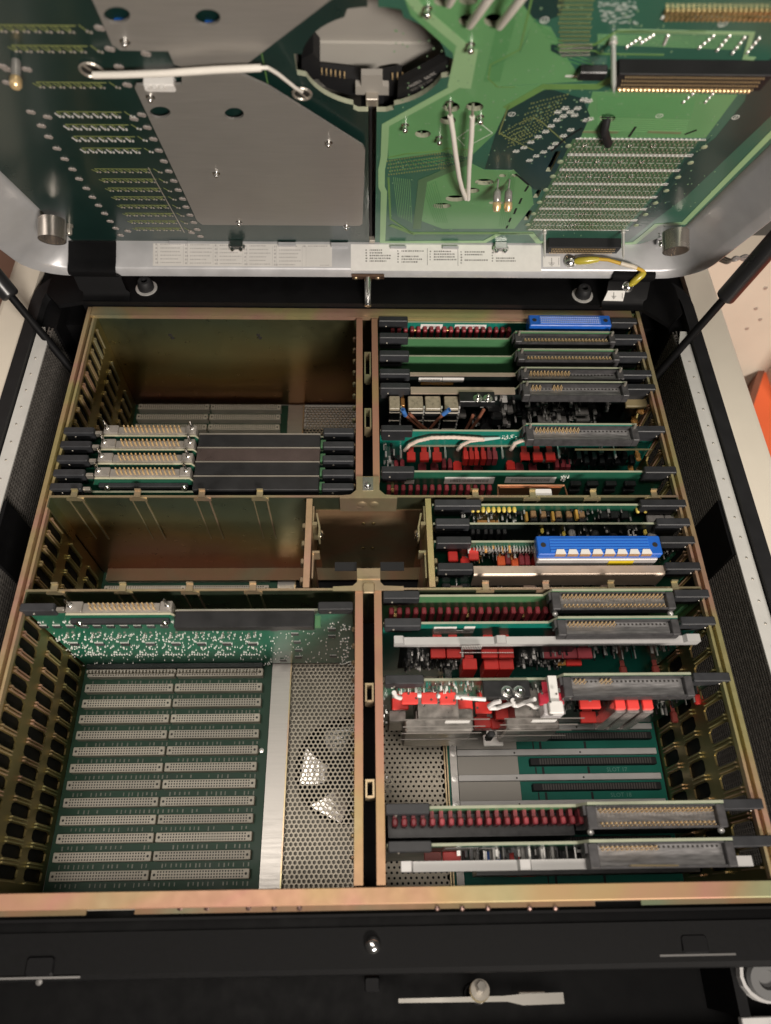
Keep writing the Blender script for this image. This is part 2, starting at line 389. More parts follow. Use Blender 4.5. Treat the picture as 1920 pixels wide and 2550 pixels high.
for sgn in (-1, 1):
    mb = MB(); mb.box(*sorted((261.5*sgn, 265*sgn)), -13, 494, -8, 0); mb.box(*sorted((259.2*sgn, 261.5*sgn)), 0, 494, -8, -6.6)
    mb.box(*sorted((257.2*sgn, 259.2*sgn)), 1, 488, -6.6, -1.6); part('side_rail', mb, Z_RAIL, cage)
    mb = MB(); mb.box(*sorted((261.6*sgn, 262.8*sgn)), 0, 494, FZ, -8.1)
mb = MB(); mb.box(-261,261,491.5,493,FZ,-1.6); bw = part('back_wall', mb, Z_WALL, cage); sub(bw)
mb = MB()
for px in (424, 643):
    x, z = by(px, 835, 491); 
    for dz, dx in ((0,0),(-4,1.4)): mb.lathe((x+dx,491.4,z+dz), (0,-1,0), [(2.0,0),(1.9,.3)], 10)
part('punched_hole', mb, DHOLE, bw)
mb = MB(); mb.box(-261,257,484.5,494.5,-1.5,-.1); mb.box(-261,257,483,484.5,-3.6,.3); part('back_rail', mb, Z_RAIL, cage)
mb = MB(); mb.prism([(-9.6,-.6),(-8.9,0),(-.4,0),(0,-.5),(0,-1.6),(-8.4,-1.6),(-8.4,-9),(-9.6,-9)], -268, 268, 'yzx'); fr = part('front_rail', mb, Z_FRONT, cage); sub(fr)
mb = MB(); mb.box(-265,265,-1.4,-.2,FZ,-1.8); part('front_wall', mb, Z_WALL, cage)
for (pa, pb) in ((340, 1480), (1595, 1930), (-60, 220)):
    xa, _ = bz(pa, 2255, -6); xb, _ = bz(pb, 2255, -6)
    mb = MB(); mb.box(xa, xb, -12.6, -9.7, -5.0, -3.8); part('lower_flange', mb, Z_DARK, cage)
hm = MB(); hm.lathe((0,0,0), (0,-.5,1), [(1.7,0),(1.7,.5),(.8,.9)], 10); hmm = hm.mesh('flange_screw', [mat('dark_screw', (.10,.06,.05), .35, .7)])
for px in (448, 515, 619, 683, 746, 1089, 1151, 1215, 1319, 1383):
    x, y = bz(px, 2262, -4); place('flange_screw', hmm, cage, (x, y, -3.9))

def spine(ya, yb):
    for (xa, xb, xw) in ((-10,-4.2,-10),(4.4,10,8.9)):
        mb = MB(); mb.box(xa, xb, ya, yb, -1.4, 0); mb.box(xw, xw+1.1, ya, yb, FZ, -1.4)
        part('spine_plate', mb, Z_FRONT, cage)
    mb = MB(); mb.box(-7.5, 8, ya, yb, FZ, -70); part('spine_filler', mb, BLK, cage)
spine(301, 482); spine(1, 201)
for (pa, pb) in ((875,930),(1015,1062),(1700,1746),(1940,1986)):
    y1_, y0_ = bz(917, pa, 2)[1], bz(917, pb, 2)[1]
    mb = MB(); mb.box(-2.6,-1.4,y0_,y1_,-12,1.2); mb.box(2.2,3.4,y0_,y1_,-12,1.2); mb.box(-1.4,2.2,y1_-1.6,y1_,-9,1.2); mb.box(-1.4,2.2,y0_,y0_+1.6,-14,-1.0)
    part('spine_clip', mb, Z_LITE, cage)
# slot guide tips along the spine
mb = MB()
for k in range(13): mb.bbox(-13.4,-10.1,300+k*13.7,303+k*13.7,-14,-9,.8)
for k in range(13): mb.bbox(-13.0,-10.1,18+k*13.7,20.6+k*13.7,-40,-34,.8)
part('guide_tip', mb, Z_LITE, cage, kind='stuff')

def cross(y, tabpx, tz, pts, y_off):
    for (xa, xb) in ((-258, -.2), (.2, 258)):
        mb = MB(); mb.box(xa, xb, y, y+1.4, FZ, -.6)
        e = xa if xa < -100 else xb; q = 1 if xa < -100 else -1
        mb.box(*sorted((e, e+1.3*q)), y-9, y-.1, -60, -.8)          # return flange against the side wall
        p_ = part('cross_plate', mb, Z_WALL, cage); sub(p_)
        mb = MB(); mb.box(xa, xb, y-.15, y+1.55, -1.1, .1); part('top_edge', mb, Z_LITE, p_)
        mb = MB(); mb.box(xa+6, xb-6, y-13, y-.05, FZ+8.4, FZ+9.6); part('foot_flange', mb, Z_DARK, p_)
        for (px, py) in tabpx:
            x, yy = bz(px, py, 2)
            if not (xa < x < xb): continue
            t = MB()
            t.prism([(x-7,-4.5),(x+7,-4.5),(x+7,-1.5),(x+2.6,1.0),(x+2.6,2.6),(x-2.6,2.6),(x-2.6,1.0),(x-7,-1.5)], y-1.2, y-.2, 'xzy')
            t.box(x-2.5, x+2.5, y-.2, y+5.5, 1.2, 2.4); t.box(x-2.5, x+2.5, y+4.4, y+5.6, 2.4, 4.2)
            part('hook_tab', t, Z_LITE, p_)
            t = MB(); t.box(x+4.8, x+5.9, y-1.2, y-.05, -73, -4); t.box(x-6.1, x-5.3, y-.7, y-.05, -73, -5); part('pressed_rib', t, Z_LITE, p_)
cross(Y1, [(187,1220),(344,1220),(504,1218),(648,1216),(1183,1220),(1325,1220),(1476,1222),(1627,1222)], 2, None, 0)
cross(Y2, [(136,1460),(306,1458),(473,1455),(630,1453),(1209,1455),(1359,1455),(1521,1455),(1680,1455)], 2, None, 0)
# tongues joining the spine to the cross plates
mb = MB(); mb.prism([(-23,Y1-1),(24,Y1-1),(24,Y1+.5),(14,Y1+1.5),(9.5,Y1+6),(9.5,303),(-9.5,303),(-9.5,Y1+6),(-14,Y1+1.5),(-23,Y1+.5)], .2, 1.5, 'xyz')
mb.prism([(-23,-20),(24,-20),(24,1.5),(-23,1.5)], Y1-2.2, Y1-1, 'xzy')
mb.box(-9.5,-8,Y1+8,303,-5,.2); mb.box(8,9.5,Y1+8,303,-5,.2)
t1 = part('spine_tongue', mb, Z_LITE, cage); sub(t1)
mb = MB(); mb.box(-4.2,4.4,289,302,1.6,1.9); mb.lathe((0,294,1.8), (0,0,1), [(2.9,0),(2.9,.9),(1.6,2.0),(.4,2.2)], 14); part('tongue_screw', mb, CHROME, t1, smooth=True)
mb = MB()
for dx in (-5, 5): mb.lathe((dx,Y1-2.2,-8.5), (0,-1,0), [(4.6,0),(3.4,.8),(1.0,1.0)], 14)
mb.lathe((-7,Y1-2.2,-13), (0,-1,0), [(2.8,0),(1.4,.9)], 10); part('pressed_dimple', mb, Z_LITE, t1, smooth=True)
mb = MB()
for (px, py) in ((905,1303),(930,1303),(904,1364),(928,1364)):
    x, z = by(px, py, Y1-.2); mb.lathe((x,Y1-.1,z), (0,-1,0), [(2.1,0),(1.6,.7),(.5,.8)], 10)
part('dimple', mb, Z_GRID, t1, smooth=True)
mb = MB(); mb.box(-43.9,45.8,Y1-.5,Y1-.16,FZ+11,-21); part('recess_shade_plate', mb, Z_DARK, cage)  # added plate, its dark colour stands for the shade in the recess
mb = MB(); mb.prism([(-27,Y2-1.3),(27,Y2-1.3),(27,Y2+2.2),(12,Y2+2.8),(9.2,Y2+6),(9.2,219),(-8.6,219),(-8.6,Y2+6),(-12,Y2+2.8),(-27,Y2+2.2)], .3, 1.6, 'xyz')
mb.box(-8.6,9.2,Y2+8,Y2+8.8,1.6,2.6); t2 = part('spine_tongue', mb, Z_LITE, cage); sub(t2)
mb = MB(); mb.bbox(-4.2,4.8,Y2-4,Y2+4.5,1.7,4.0,.8); part('catch', mb, Z_LITE, t2)
mb = MB(); mb.box(-26,-9,218.8,226,-3,-2); mb.box(9.6,28,218.8,226,-3,-2); part('rubber_pad', mb, RUB, t2)
# small dividers of the middle bay with their latch brackets
for (xa, xb, s) in ((-50,-45.2,1),(47,51.6,-1)):
    mb = MB(); mb.box(xa, xb, Y2+2.3, Y1-1.5, -1.4, 0); xm = xb-1.1 if s > 0 else xa
    mb.box(xm, xm+1.1, Y2+2.3, Y1-8, -70, -1.4); mb.box(xm, xm+1.1, Y2+2.3, Y1-30, FZ, -70)
    d_ = part('bay_divider', mb, Z_RAIL, cage); sub(d_)
    xi = xb if s > 0 else xa
    mb = MB()
    mb.box(*sorted((xi+s*.3, xi+s*1.6)), 262, 277, -22, -3); mb.box(*sorted((xi+s*.3, xi+s*4.2)), 259, 262, -28, -2)
    mb.prism([(xi+s*3,270),(xi+s*4.4,270),(xi+s*7,257),(xi+s*7,248),(xi+s*5.6,248),(xi+s*5.6,257)], -14, -2, 'xyz')
    mb.box(*sorted((xi+s*1.0, xi+s*6.8)), 235, 237, -16, -4); mb.box(*sorted((xi+s*1.0, xi+s*2.2)), 214, 236, -30, -6)
    part('latch_bracket', mb, Z_LITE, d_)
    mb = MB(); mb.lathe((xi+s*6.8,253,-8), (s,0,.2), [(4.4,0),(4.4,1.3),(3.0,2.6),(1.2,3.0)], 14); part('latch_screw', mb, CHROME, d_, smooth=True)
    mb = MB()
    for k in range(4): mb.bbox(xi-s*8.4 if s>0 else xi+5.2, (xi-s*8.4 if s>0 else xi+5.2)+3.2, 212+k*16, 217+k*16, -16, -9, .7)
    part('guide_tip', mb, Z_LITE, d_, kind='stuff')
# left backplane with its two-piece connectors
mb = MB(); mb.box(-258.8,-88.2,.2,491,FZ-2.4,FZ); bpl = part('backplane', mb, BP_L, cage); sub(bpl)
cn = MB(); cw = 78.0; cn.bbox(-cw/2, cw/2, -3.6, 3.6, 0, 8, .5, 0)
for e in (-1, 1): cn.lathe((e*(cw/2-2.6),0,8.0), (0,0,1), [(1.05,0),(.9,.06)], 8, 1)
for r in range(3):
    for k in range(31):
        x = -33.5 + k*67/30; y = -2.1 + r*2.1
        cn.add([(x-.56,y-.56,8.05),(x+.56,y-.56,8.05),(x+.56,y+.56,8.05),(x-.56,y+.56,8.05)], [(0,1,2,3)], 1)
cnm = cn.mesh('din_connector', [BEIGE, DHOLE])
pins = MB()
for i in range(35):
    y = 15.9 + i*13.72
    if abs(y-Y1) < 6 or abs(y-Y2) < 6: continue
    for xc in (-214.1, -134.3): place('din_connector', cnm, bpl, (xc, y, FZ))
    if y < 200:
        for k in range(40):
            x = -250 + k*3.9 + random.uniform(-.6,.6)
            if random.random() < .75: pins.box(x, x+random.choice((.8,1.1)), y-7.4-random.uniform(0,1.2), y-5.2, FZ, FZ+.5)
part('solder_dots', pins, mat('dull_solder', (.16,.17,.14), .5, .3), bpl, kind='stuff')
mb = MB(); mb.lathe((-93,112.5,FZ), (0,0,1), [(2.3,0),(2.1,1),(.6,1.3)], 12); part('board_screw', mb, TIN, bpl, smooth=True)
mb = MB(); mb.box(-87.6,-71,1,490,FZ-3,FZ+2); part('divider_strip', mb, BRUSH, cage)
mb = MB(); mb.box(-71,-69.8,1,490,FZ-3,FZ+3.4); part('strip_lip', mb, Z_LITE, cage)
def perforated(x0, x1, y0, y1, pitch, r, nside, z):
    # honeycomb plate, every hole cut through
    mb = MB(); row = 0; y = y0 + pitch*.5; ph = pitch*.866
    while y < y1 - pitch*.3:
        x = x0 + pitch*.5 + (pitch/2 if row % 2 else 0)
        while x < x1 - pitch*.3:
            out = []; inn = []; low = []
            R_ = pitch/math.sqrt(3)
            for k in range(6):
                a = math.pi/6 + k*math.pi/3
                out.append((x+R_*math.cos(a), y+R_*math.sin(a), z)); inn.append((x+r*math.cos(a), y+r*math.sin(a), z)); low.append((x+r*math.cos(a), y+r*math.sin(a), z-1.2))
            vs = out + inn + low
            mb.add(vs, [(k,(k+1)%6,6+(k+1)%6,6+k) for k in range(6)] + [(6+k,6+(k+1)%6,12+(k+1)%6,12+k) for k in range(6)])
            x += pitch
        y += ph; row += 1
    return mb
part('perforated_plate', perforated(-69.6,-11,1,200,3.95,1.6,6,FZ+1), PERF, cage)
part('perforated_plate', perforated(-69.6,-11,450,490,3.95,1.6,6,FZ+1), PERF, cage)
mb = MB(); mb.box(-69.6,-11,286,450,FZ,FZ+1); part('plain_plate', mb, BLK, cage); mb = MB(); mb.box(-69.6,-11,203,283,FZ,FZ+1); part('plain_plate', mb, BLK, cage)
part('perforated_plate', perforated(10,66,1,200,4.5,1.15,6,FZ+1), PERF, cage)
for (xa, xb, y0, y1) in ((10.1,69,203,490),): 
    mb = MB(); mb.box(xa, xb, y0, y1, FZ, FZ+1); part('plain_plate', mb, BLK, cage)
mb = MB(); mb.box(66.2,67.4,1,200,FZ-1,FZ+4); mb.box(68.6,69.8,1,200,FZ-1,FZ+2); part('strip_lip', mb, Z_LITE, cage)
mb = MB(); mb.box(70,258,1,490,FZ-2.4,FZ); bpr = part('backplane', mb, BP_R, cage, label='teal green backplane with black slots'); sub(bpr)
mb = MB(); mb.box(71.5,77.5,1,200,FZ+.2,FZ+4); part('mounting_rail', mb, BRUSH, bpr)
for y in (129, 107.5, 86.6, 65.6, 44.5, 23):
    mb = MB(); mb.bbox(77.8,254,y-2.6,y+2.6,FZ+.2,FZ+6,.4); part('stiffener_bar', mb, BAR, bpr)
    mb = MB(); mb.lathe((74.5,y,FZ+4), (0,0,1), [(2.7,0),(2.7,1.0),(1.3,1.1),(1.2,.5)], 14); part('rail_screw', mb, TIN, bpr, smooth=True)
    mb = MB()
    for xx in (128, 186): mb.lathe((xx,y-.5,FZ+6.02), (0,0,1), [(.9,0),(.8,.05)], 8)
    part('bar_hole', mb, DHOLE, bpr)
    mb = MB(); mb.bbox(141,252,y-11.2,y-5.2,FZ+.1,FZ+7,.5); sc_ = part('slot_connector', mb, RUB, bpr)
    mb = MB()
    for k in range(44): mb.box(149+k*2.25,150.3+k*2.25,y-10.6,y-5.8,FZ+7,FZ+7.5)
    part('slot_rib', mb, mat('slot_rib_black', (.06,.055,.05), .5) if 'slot_rib_black' not in bpy.data.materials else bpy.data.materials['slot_rib_black'], bpr, kind='stuff')
    if y > 30:
        mb = MB(); mb.box(78.2,131,y-18,y-2.8,FZ+.2,FZ+3); part('grey_cover', mb, GREY_IN, bpr)
    mb = MB(); mb.box(146,147.2,y-18.5,y-11.6,FZ,FZ+.2); mb.box(152,154,y-18.5,y-11.6,FZ,FZ+.2); mb.box(192,194,y-18.5,y-11.6,FZ,FZ+.2); part('bus_trace', mb, RUB, bpr)
    for (n_, xx) in (('SLOT 16', 218),): place('print', None, None) if False else None
slots = {107.5:'SLOT 17', 86.6:'SLOT 18', 65.6:'SLOT 19'}
for y, s_ in slots.items():
    me = text_mesh(s_, 5.0); me.materials.append(mat('pale_print', (.10,.26,.21), .6)); place('slot_print', me, bpr, (218, y-14.5+ (21 if False else 0), FZ+.15))
# fan under the honeycomb plate
def fan(x, y, label, r=44, z=-164):
    f = thing('cooling_fan', label, 'fan', (x, y, z-6))
    mb = MB(); mb.prism([[(x-r-4,y-r-4),(x+r+4,y-r-4),(x+r+4,y+r+4),(x-r-4,y+r+4)], [(x+r*math.cos(a),y+r*math.sin(a)) for a in [2*math.pi*i/28 for i in range(28)]]], z-8, z+8); part('housing', mb, BLK, f)
    mb = MB(); mb.lathe((x,y,z-6), (0,0,1), [(r*.38,0),(r*.38,13),(r*.34,14)], 24); part('hub', mb, RUB, f, smooth=True)
    for k in range(5):
        a = 2*math.pi*k/5 + .75; mb = MB(); nb = 5
        for q in range(nb):
            pts = []
            for qq in (q, q+1):
                f0 = qq/nb; rr = r*(.36+.60*f0); sw = -.25*f0
                pts.append(((x+rr*math.cos(a+sw-.40), y+rr*math.sin(a+sw-.40), z+2.2), (x+rr*math.cos(a+sw+.34), y+rr*math.sin(a+sw+.34), z-2.0)))
            vs = [pts[0][0], pts[0][1], pts[1][1], pts[1][0]]
            mb.add(vs + [(p[0],p[1],p[2]-1) for p in vs], [(0,1,2,3),(7,6,5,4),(0,1,5,4),(1,2,6,5),(2,3,7,6),(3,0,4,7)])
        part('blade', mb, FANM, f)
FC = (-19, 97); FR = 45
a0_ = math.acos((-11-FC[0])/FR)
arc_ = [(FC[0]+FR*math.cos(a), FC[1]+FR*math.sin(a)) for a in [-a0_-(2*math.pi-2*a0_)*i/26 for i in range(27)]]
mb = MB(); mb.prism([(-70,2),(-11,2)] + arc_ + [(-11,199),(-70,199)], FZ-7, FZ-6); part('shroud_plate', mb, mat('shroud_steel', (.20,.185,.155), .5, .3, .1, 30), cage)
fan(-19, 97, 'dark cooling fan with silver blades under the left perforated plate')
fan(40, 84, 'cooling fan seen through the small holes of the right perforated plate', 30)
mb = MB(); mb.box(-256,256,2,488,-190,-186); part('base_pan', mb, BLK, cage)
mb = MB(); mb.box(-261.3,-260.7,1,492,FZ,-9); part('hole_blackout_sheet', mb, BLK, cage)  # added black sheet, makes the left wall holes look dark
mb = MB(); mb.box(260.7,261.3,1,492,FZ,-52); part('hole_blackout_sheet', mb, BLK, cage)  # same added blackout for the lower holes on the right
mb = MB(); mb.box(-330,330,-26,-9.8,-44,-40); part('front_shelf', mb, BLK, cab)
# ------------------------------------------------------------------ lid
def LW(px, py, w):                             # photo point onto the lid plane "w = const" (the hinge-side wall)
    d = ray(px, py); p0 = LO + LE*w; t = (p0-CP).dot(LE)/d.dot(LE); p = CP + d*t - LO
    return (p.dot(LU), p.dot(LN))
def LP(u, w, n): return LO + LU*u + LE*w + LN*n
def Pz(x0, y0, s): return lambda a, b: (x0 + a*s, y0 + b*s)
lid = thing('cabinet_lid', 'raised silver lid carrying two green circuit boards and bare metal plates', 'lid', (0,0,0))
ML = Matrix.Identity(4)
for i in range(3): ML[i][0], ML[i][1], ML[i][2], ML[i][3] = LU[i], LE[i], LN[i], LO[i]*S
lid.matrix_world = ML
def rrect(u0, u1, w0, w1, r, n):
    out = []
    for (cx, cy, a0) in ((u1-r,w0+r,-90),(u1-r,w1-r,0),(u0+r,w1-r,90),(u0+r,w0+r,180)):
        for i in range(7):
            a = math.radians(a0 + 15*i); out.append((cx+r*math.cos(a), cy+r*math.sin(a), n))
    return out
lv = [rrect(-275,290,1,545,6,-46), rrect(-275,290,1,545,6,-1), rrect(-279,294,1,549,14,3), rrect(-302,311,1,556,30,24), rrect(-304,313,.2,558,31,26), rrect(-310,319,-7,566,36,30), rrect(-312,321,-9,568,37,29), rrect(-313,322,-10,570,38,-50)]
mb = MB(); n_ = len(lv[0]); vs = [p for l in lv for p in l]
mb.add(vs, [(k*n_+i, k*n_+(i+1)%n_, (k+1)*n_+(i+1)%n_, (k+1)*n_+i) for k in range(len(lv)-1) for i in range(n_)])
shell = part('lid_frame', mb, CAST, lid, smooth=True); sub(shell)
mb = MB(); mb.box(-290,300,-2,558,-49,-46.2); part('inner_panel', mb, GREY_IN, lid)
# boards -----------------------------------------------------------------
HC = (9.0, 261.5); HR = 42.0
def arc(a0, a1, r, n): return [(HC[0]+r*math.cos(math.radians(a0+(a1-a0)*i/n)), HC[1]+r*math.sin(math.radians(a0+(a1-a0)*i/n))) for i in range(n+1)]
left_arc = [(5.5,214.5),(-1,214.5)] + [(HC[0]-13, HC[1]-44.5)] + arc(252,196,HR,8) + [(HC[0]-HR-3.5,HC[1]-10),(HC[0]-HR-3.5,HC[1]+9)] + arc(168,112,HR,8) + [(HC[0]-14,HC[1]+45),(HC[0]-6,HC[1]+46.5),(5.5,HC[1]+46.5)]
right_arc = [(11,214.5),(17,214.5),(HC[0]+13,HC[1]-44.5)] + arc(288,344,HR,8) + [(HC[0]+HR+3.5,HC[1]-10),(HC[0]+HR+3.5,HC[1]+6)] + arc(12,68,HR,8) + [(HC[0]+14,HC[1]+45),(HC[0]+6,HC[1]+46.5),(11,HC[1]+46.5)]
def ell(px, py, rx, ry, n=14): return [L(px+rx*math.cos(2*math.pi*i/n), py+ry*math.sin(2*math.pi*i/n)) for i in range(n)]
def quadL(pts): return [L(*p) for p in pts]
left_holes = [ell(98,171,9,5)]
mb = MB(); mb.prism([[(-272,2),(5.5,2)] + left_arc + [(5.5,540),(-272,540)]], -3.2, 0, m=0, mside=1)
lb = part('circuit_board', mb, [LIDL, PCBEDGE], lid, label='dark green left lid board'); sub(lb)
RH = [ell(1124,266,21,13), ell(1182,265,22,12), ell(1115,299,20,11), ell(1053,333,20,10), ell(1206,453,24,8), ell(1174,474,20,7), ell(1134,494,25,8), ell(1100,512,23,7),
      ell(1166,50,24,16), ell(1229,50,24,17), ell(1105,2,25,14), ell(1166,0,24,12), ell(1513,293,20,11),
      quadL([(1372,420),(1354,428),(1381,372),(1396,372)][::-1]) if False else quadL([(1358,427),(1372,427),(1396,376),(1383,376)]), quadL([(1327,492),(1340,492),(1351,468),(1341,468)]), quadL([(1304,548),(1315,548),(1325,524),(1314,524)]),
      ell(1251,437,9,4), ell(1278,437,9,4), ell(1225,505,8,3.4), ell(1251,505,8,3.4)]
mb = MB(); mb.prism([[(288,34),(288,540),(11,540)] + right_arc[::-1] + [(11,2),(262,2),(272,12)]] + RH, -3.2, 0, m=0, mside=1)
rb = part('circuit_board', mb, [LIDR, PCBEDGE], lid, label='bright green right lid board'); sub(rb)
def inside(pt, poly):
    c = False; j = len(poly)-1
    for i in range(len(poly)):
        if (poly[i][1] > pt[1]) != (poly[j][1] > pt[1]) and pt[0] < (poly[j][0]-poly[i][0])*(pt[1]-poly[i][1])/(poly[j][1]-poly[i][1]) + poly[i][0]: c = not c
        j = i
    return c
R2 = Pz(900, 0, .6122)
def pour(name, pts, m, h, conv=R2):
    poly = [L(*conv(*p)) for p in pts]
    hs = [l for l in RH if all(inside(p, poly) for p in l)]
    mb = MB(); mb.prism([poly] + hs, 0.02, h); return part(name, mb, m, rb)
pour('copper_pour', [(125,-140),(870,-140),(700,90),(640,215),(525,270),(515,318),(555,352),(740,342),(600,425),(545,540),(440,640),(330,618),(110,648),(105,505),(385,342),(372,215),(200,60)], POUR, .14)
pour('copper_pour', [(700,90),(770,110),(840,240),(900,330),(740,340),(555,350),(520,318),(530,272),(645,212)], POUR, .16)
pour('copper_pour', [(250,735),(440,660),(500,690),(625,692),(690,755),(700,830),(622,930),(330,930),(262,905),(225,890)], POUR, .14)
pour('copper_pour', [(940,372),(1530,385),(1400,560),(885,560),(905,500)], POUR, .13)
pour('bare_patch', [(690,-60),(840,-60),(810,60),(760,80),(700,75),(660,20)], POURDK, .20)
pour('bare_patch', [(595,432),(760,360),(900,400),(930,470),(885,575),(775,775),(700,770),(620,690),(502,686),(545,545)], POURDK, .18)
pour('bare_patch', [(1590,290),(1720,200),(1720,420),(1320,800),(1180,905),(1080,985),(1060,960),(1330,640),(1440,560),(1560,410)], POURDK, .12)
pour('bare_patch', [(770,180),(810,175),(960,178),(960,225),(820,232),(770,205)], POURDK, .22)
pour('copper_pour_light', [(385,190),(475,200),(445,360),(350,352)], POURLT, .24)
def trace(name, pts, w, m, h=.3, conv=R2):
    mb = MB(); mb.ribbon([L(*conv(*p)) for p in pts], w, .05, h); return part(name, mb, m, rb)
trace('ground_trace', [(130,-110),(230,30),(420,190),(430,200)], 5.6, POURLT)
trace('ground_trace', [(395,345),(98,508),(92,640),(82,690),(82,760),(92,780),(86,985),(500,983),(565,948),(690,948),(720,985),(740,985)], 5.0, POURLT)
trace('ground_trace', [(1900,320),(1666,545),(1310,908),(1200,915),(1110,988),(975,1000)], 5.2, POURLT, .32)
trace('signal_trace', [(705,-60),(645,200),(525,262),(516,318),(553,353),(625,353)], 1.0, TRACE)
trace('signal_trace', [(800,203),(950,205),(970,218),(1230,222)], 1.0, TRACE)
trace('signal_trace', [(800,188),(950,180),(1040,126),(1400,128)], 1.6, TRACE)
trace('power_trace', [(1040,125),(1590,135),(1560,235),(1600,238)], 2.6, POURLT)
trace('power_trace', [(585,440),(740,352),(960,352),(1020,318)], 5.2, TRACE)
trace('power_trace', [(118,915),(205,948),(700,948)], 4.4, TRACE)
trace('power_trace', [(225,930),(250,735),(440,655)], 7.0, mat('trace_grey_green', (.085,.17,.085), .36, 0, .1, 14))
trace('signal_trace', [(110,720),(118,890),(215,955)], 1.6, TRACE)
trace('signal_trace', [(108,640),(180,625),(330,612),(350,602),(440,606)], 1.4, TRACE)
trace('signal_trace', [(600,425),(560,540),(700,610)], .8, TRACEG)
trace('signal_trace', [(640,500),(700,475),(740,500),(830,580)], .8, TRACEG)
for (a, b) in (((900,535),(1045,537)), ((1165,535),(1300,540))):
    trace('solder_strip', [a, b], 2.6, mat('dull_gold_strip', (.20,.24,.12), .4, .2, .1, 60) if 'dull_gold_strip' not in bpy.data.materials else bpy.data.materials['dull_gold_strip'], .4)
FT = mat('fine_trace_green', (.075,.245,.085), .4, 0, .1, 40); FTL = mat('fine_trace_pale', (.17,.36,.15), .4, 0, .1, 40)
def bundle(a, b, c, d, n, m, mid=None, w=.5, h=.27):
    mb = MB()
    for k in range(n):
        f = k/max(1,n-1); p = (a[0]+(b[0]-a[0])*f, a[1]+(b[1]-a[1])*f); q = (c[0]+(d[0]-c[0])*f, c[1]+(d[1]-c[1])*f)
        pts = [p] + ([(mid[0]+(q[0]-p[0])*.15*f, mid[1]+(p[1]-a[1])+(b[1]-a[1])*0)] if mid else []) + [q]
        mb.ribbon([L(*R2(*t)) for t in pts], w, .05, h)
    part('fine_trace', mb, m, rb, kind='stuff')
bundle((130,720),(196,730), (150,880),(205,905), 9, FTL, w=.35)
bundle((118,650),(330,640), (120,705),(430,650), 12, FT, w=.4)
bundle((250,760),(300,735), (300,905),(350,905), 7, FT, w=.5)
bundle((960,392),(960,470), (1360,400),(1340,480), 12, FT, w=.45)
bundle((960,480),(960,528), (1330,490),(1320,540), 7, FTL, w=.3)
bundle((820,240),(700,80), (1010,300),(740,110), 8, FT, w=.45)
bundle((560,80),(640,20), (500,330),(560,330), 9, FT, w=.5)
bundle((600,700),(625,720), (560,920),(600,920), 6, FT, w=.45)
bundle((960,140),(960,178), (1560,148),(1540,200), 8, FTL, w=.35)
bundle((1030,345),(1090,345), (1000,372),(1060,372), 8, FTL, w=.35)
bundle((1320,590),(1420,560), (1190,860),(1290,720), 9, mat('fine_trace_dark', (.02,.065,.055), .4), w=.5)
mbv = MB()
for k in range(420):
    u, w = L(*R2(random.uniform(110,1450), random.uniform(20,960))); r = random.uniform(.3,.6); mbv.box(u-r, u+r, w-r*1.2, w+r*1.2, .02, .3)
part('via', mbv, mat('via_mark', (.20,.33,.19), .45, .1, .2, 200), rb, kind='stuff')
# silkscreen outlines
trace('silk_outline', [(390,560),(478,496),(533,540),(440,590)], .35, SILK, .26)
trace('silk_outline', [(390,560),(420,592)], .35, SILK, .26)
for (s_, a, b, sz) in (('5',485,527,3.2), ('6',416,560,3.2)):
    me = text_mesh(s_, sz); me.materials.append(SILK); u, w = L(*R2(a, b)); place('silk_digit', me, rb, (u, w, .3))
for (a, b) in ((745,80),(612,463),(1212,470),(1522,476),(1470,95)):
    u, w = L(*R2(a, b)); mb = MB()
    ring = [(u+2.2*math.cos(2*math.pi*i/16), w+2.2*math.sin(2*math.pi*i/16)) for i in range(17)]
    mb.ribbon(ring, .4, .1, .3); mb.ribbon([(u-.6,w-.9),(u,w),(u+.6,w+.9)], .5, .1, .3); part('silk_mark', mb, SILK, rb)
mb = MB()
for i in range(26):
    u = 238 + random.uniform(0, 14); w = 38 + random.uniform(0, 52); mb.box(u, u+random.uniform(1,3.5), w, w+.35, .1, .24)
part('silk_print', mb, mat('faint_print', (.10,.15,.13), .6), rb, kind='stuff')
# via fields
def field(name, quad, nu, nw, m, r_, jitter=0, skip=0., h=.4, conv=R2):
    q = [Vector(L(*conv(*p))) for p in quad]; mb = MB(); r = r_*.8
    for i in range(nu):
        for j in range(nw):
            if random.random() < skip: continue
            a = (i + (.5 if j % 2 else 0))/nu; b = j/max(1, nw-1)
            p = (q[0]*(1-a)+q[1]*a)*(1-b) + (q[3]*(1-a)+q[2]*a)*b
            x, y = p.x + random.uniform(-jitter, jitter), p.y + random.uniform(-jitter, jitter)
            mb.box(x-r, x+r, y-r*1.25, y+r*1.25, .02, h)
    return part(name, mb, m, rb, kind='stuff')
field('via_field', [(105,655),(330,620),(345,680),(112,710)], 22, 5, TRACEG, .62)
field('via_field', [(300,630),(440,606),(430,650),(320,690)], 13, 6, mat('via_dull', (.16,.20,.11), .4, .2), .55)
field('via_field', [(800,-20),(950,-20),(930,180),(808,180)], 12, 12, TRACEG, .6)
field('via_field', [(805,182),(945,180),(930,222),(810,224)], 13, 4, PAD, .55)
field('via_field', [(690,420),(850,380),(740,520),(590,600)], 12, 10, TRACEG, .55, .3)
field('via_field', [(560,545),(640,500),(720,560),(620,590)], 9, 6, TRACEG, .5, .4)
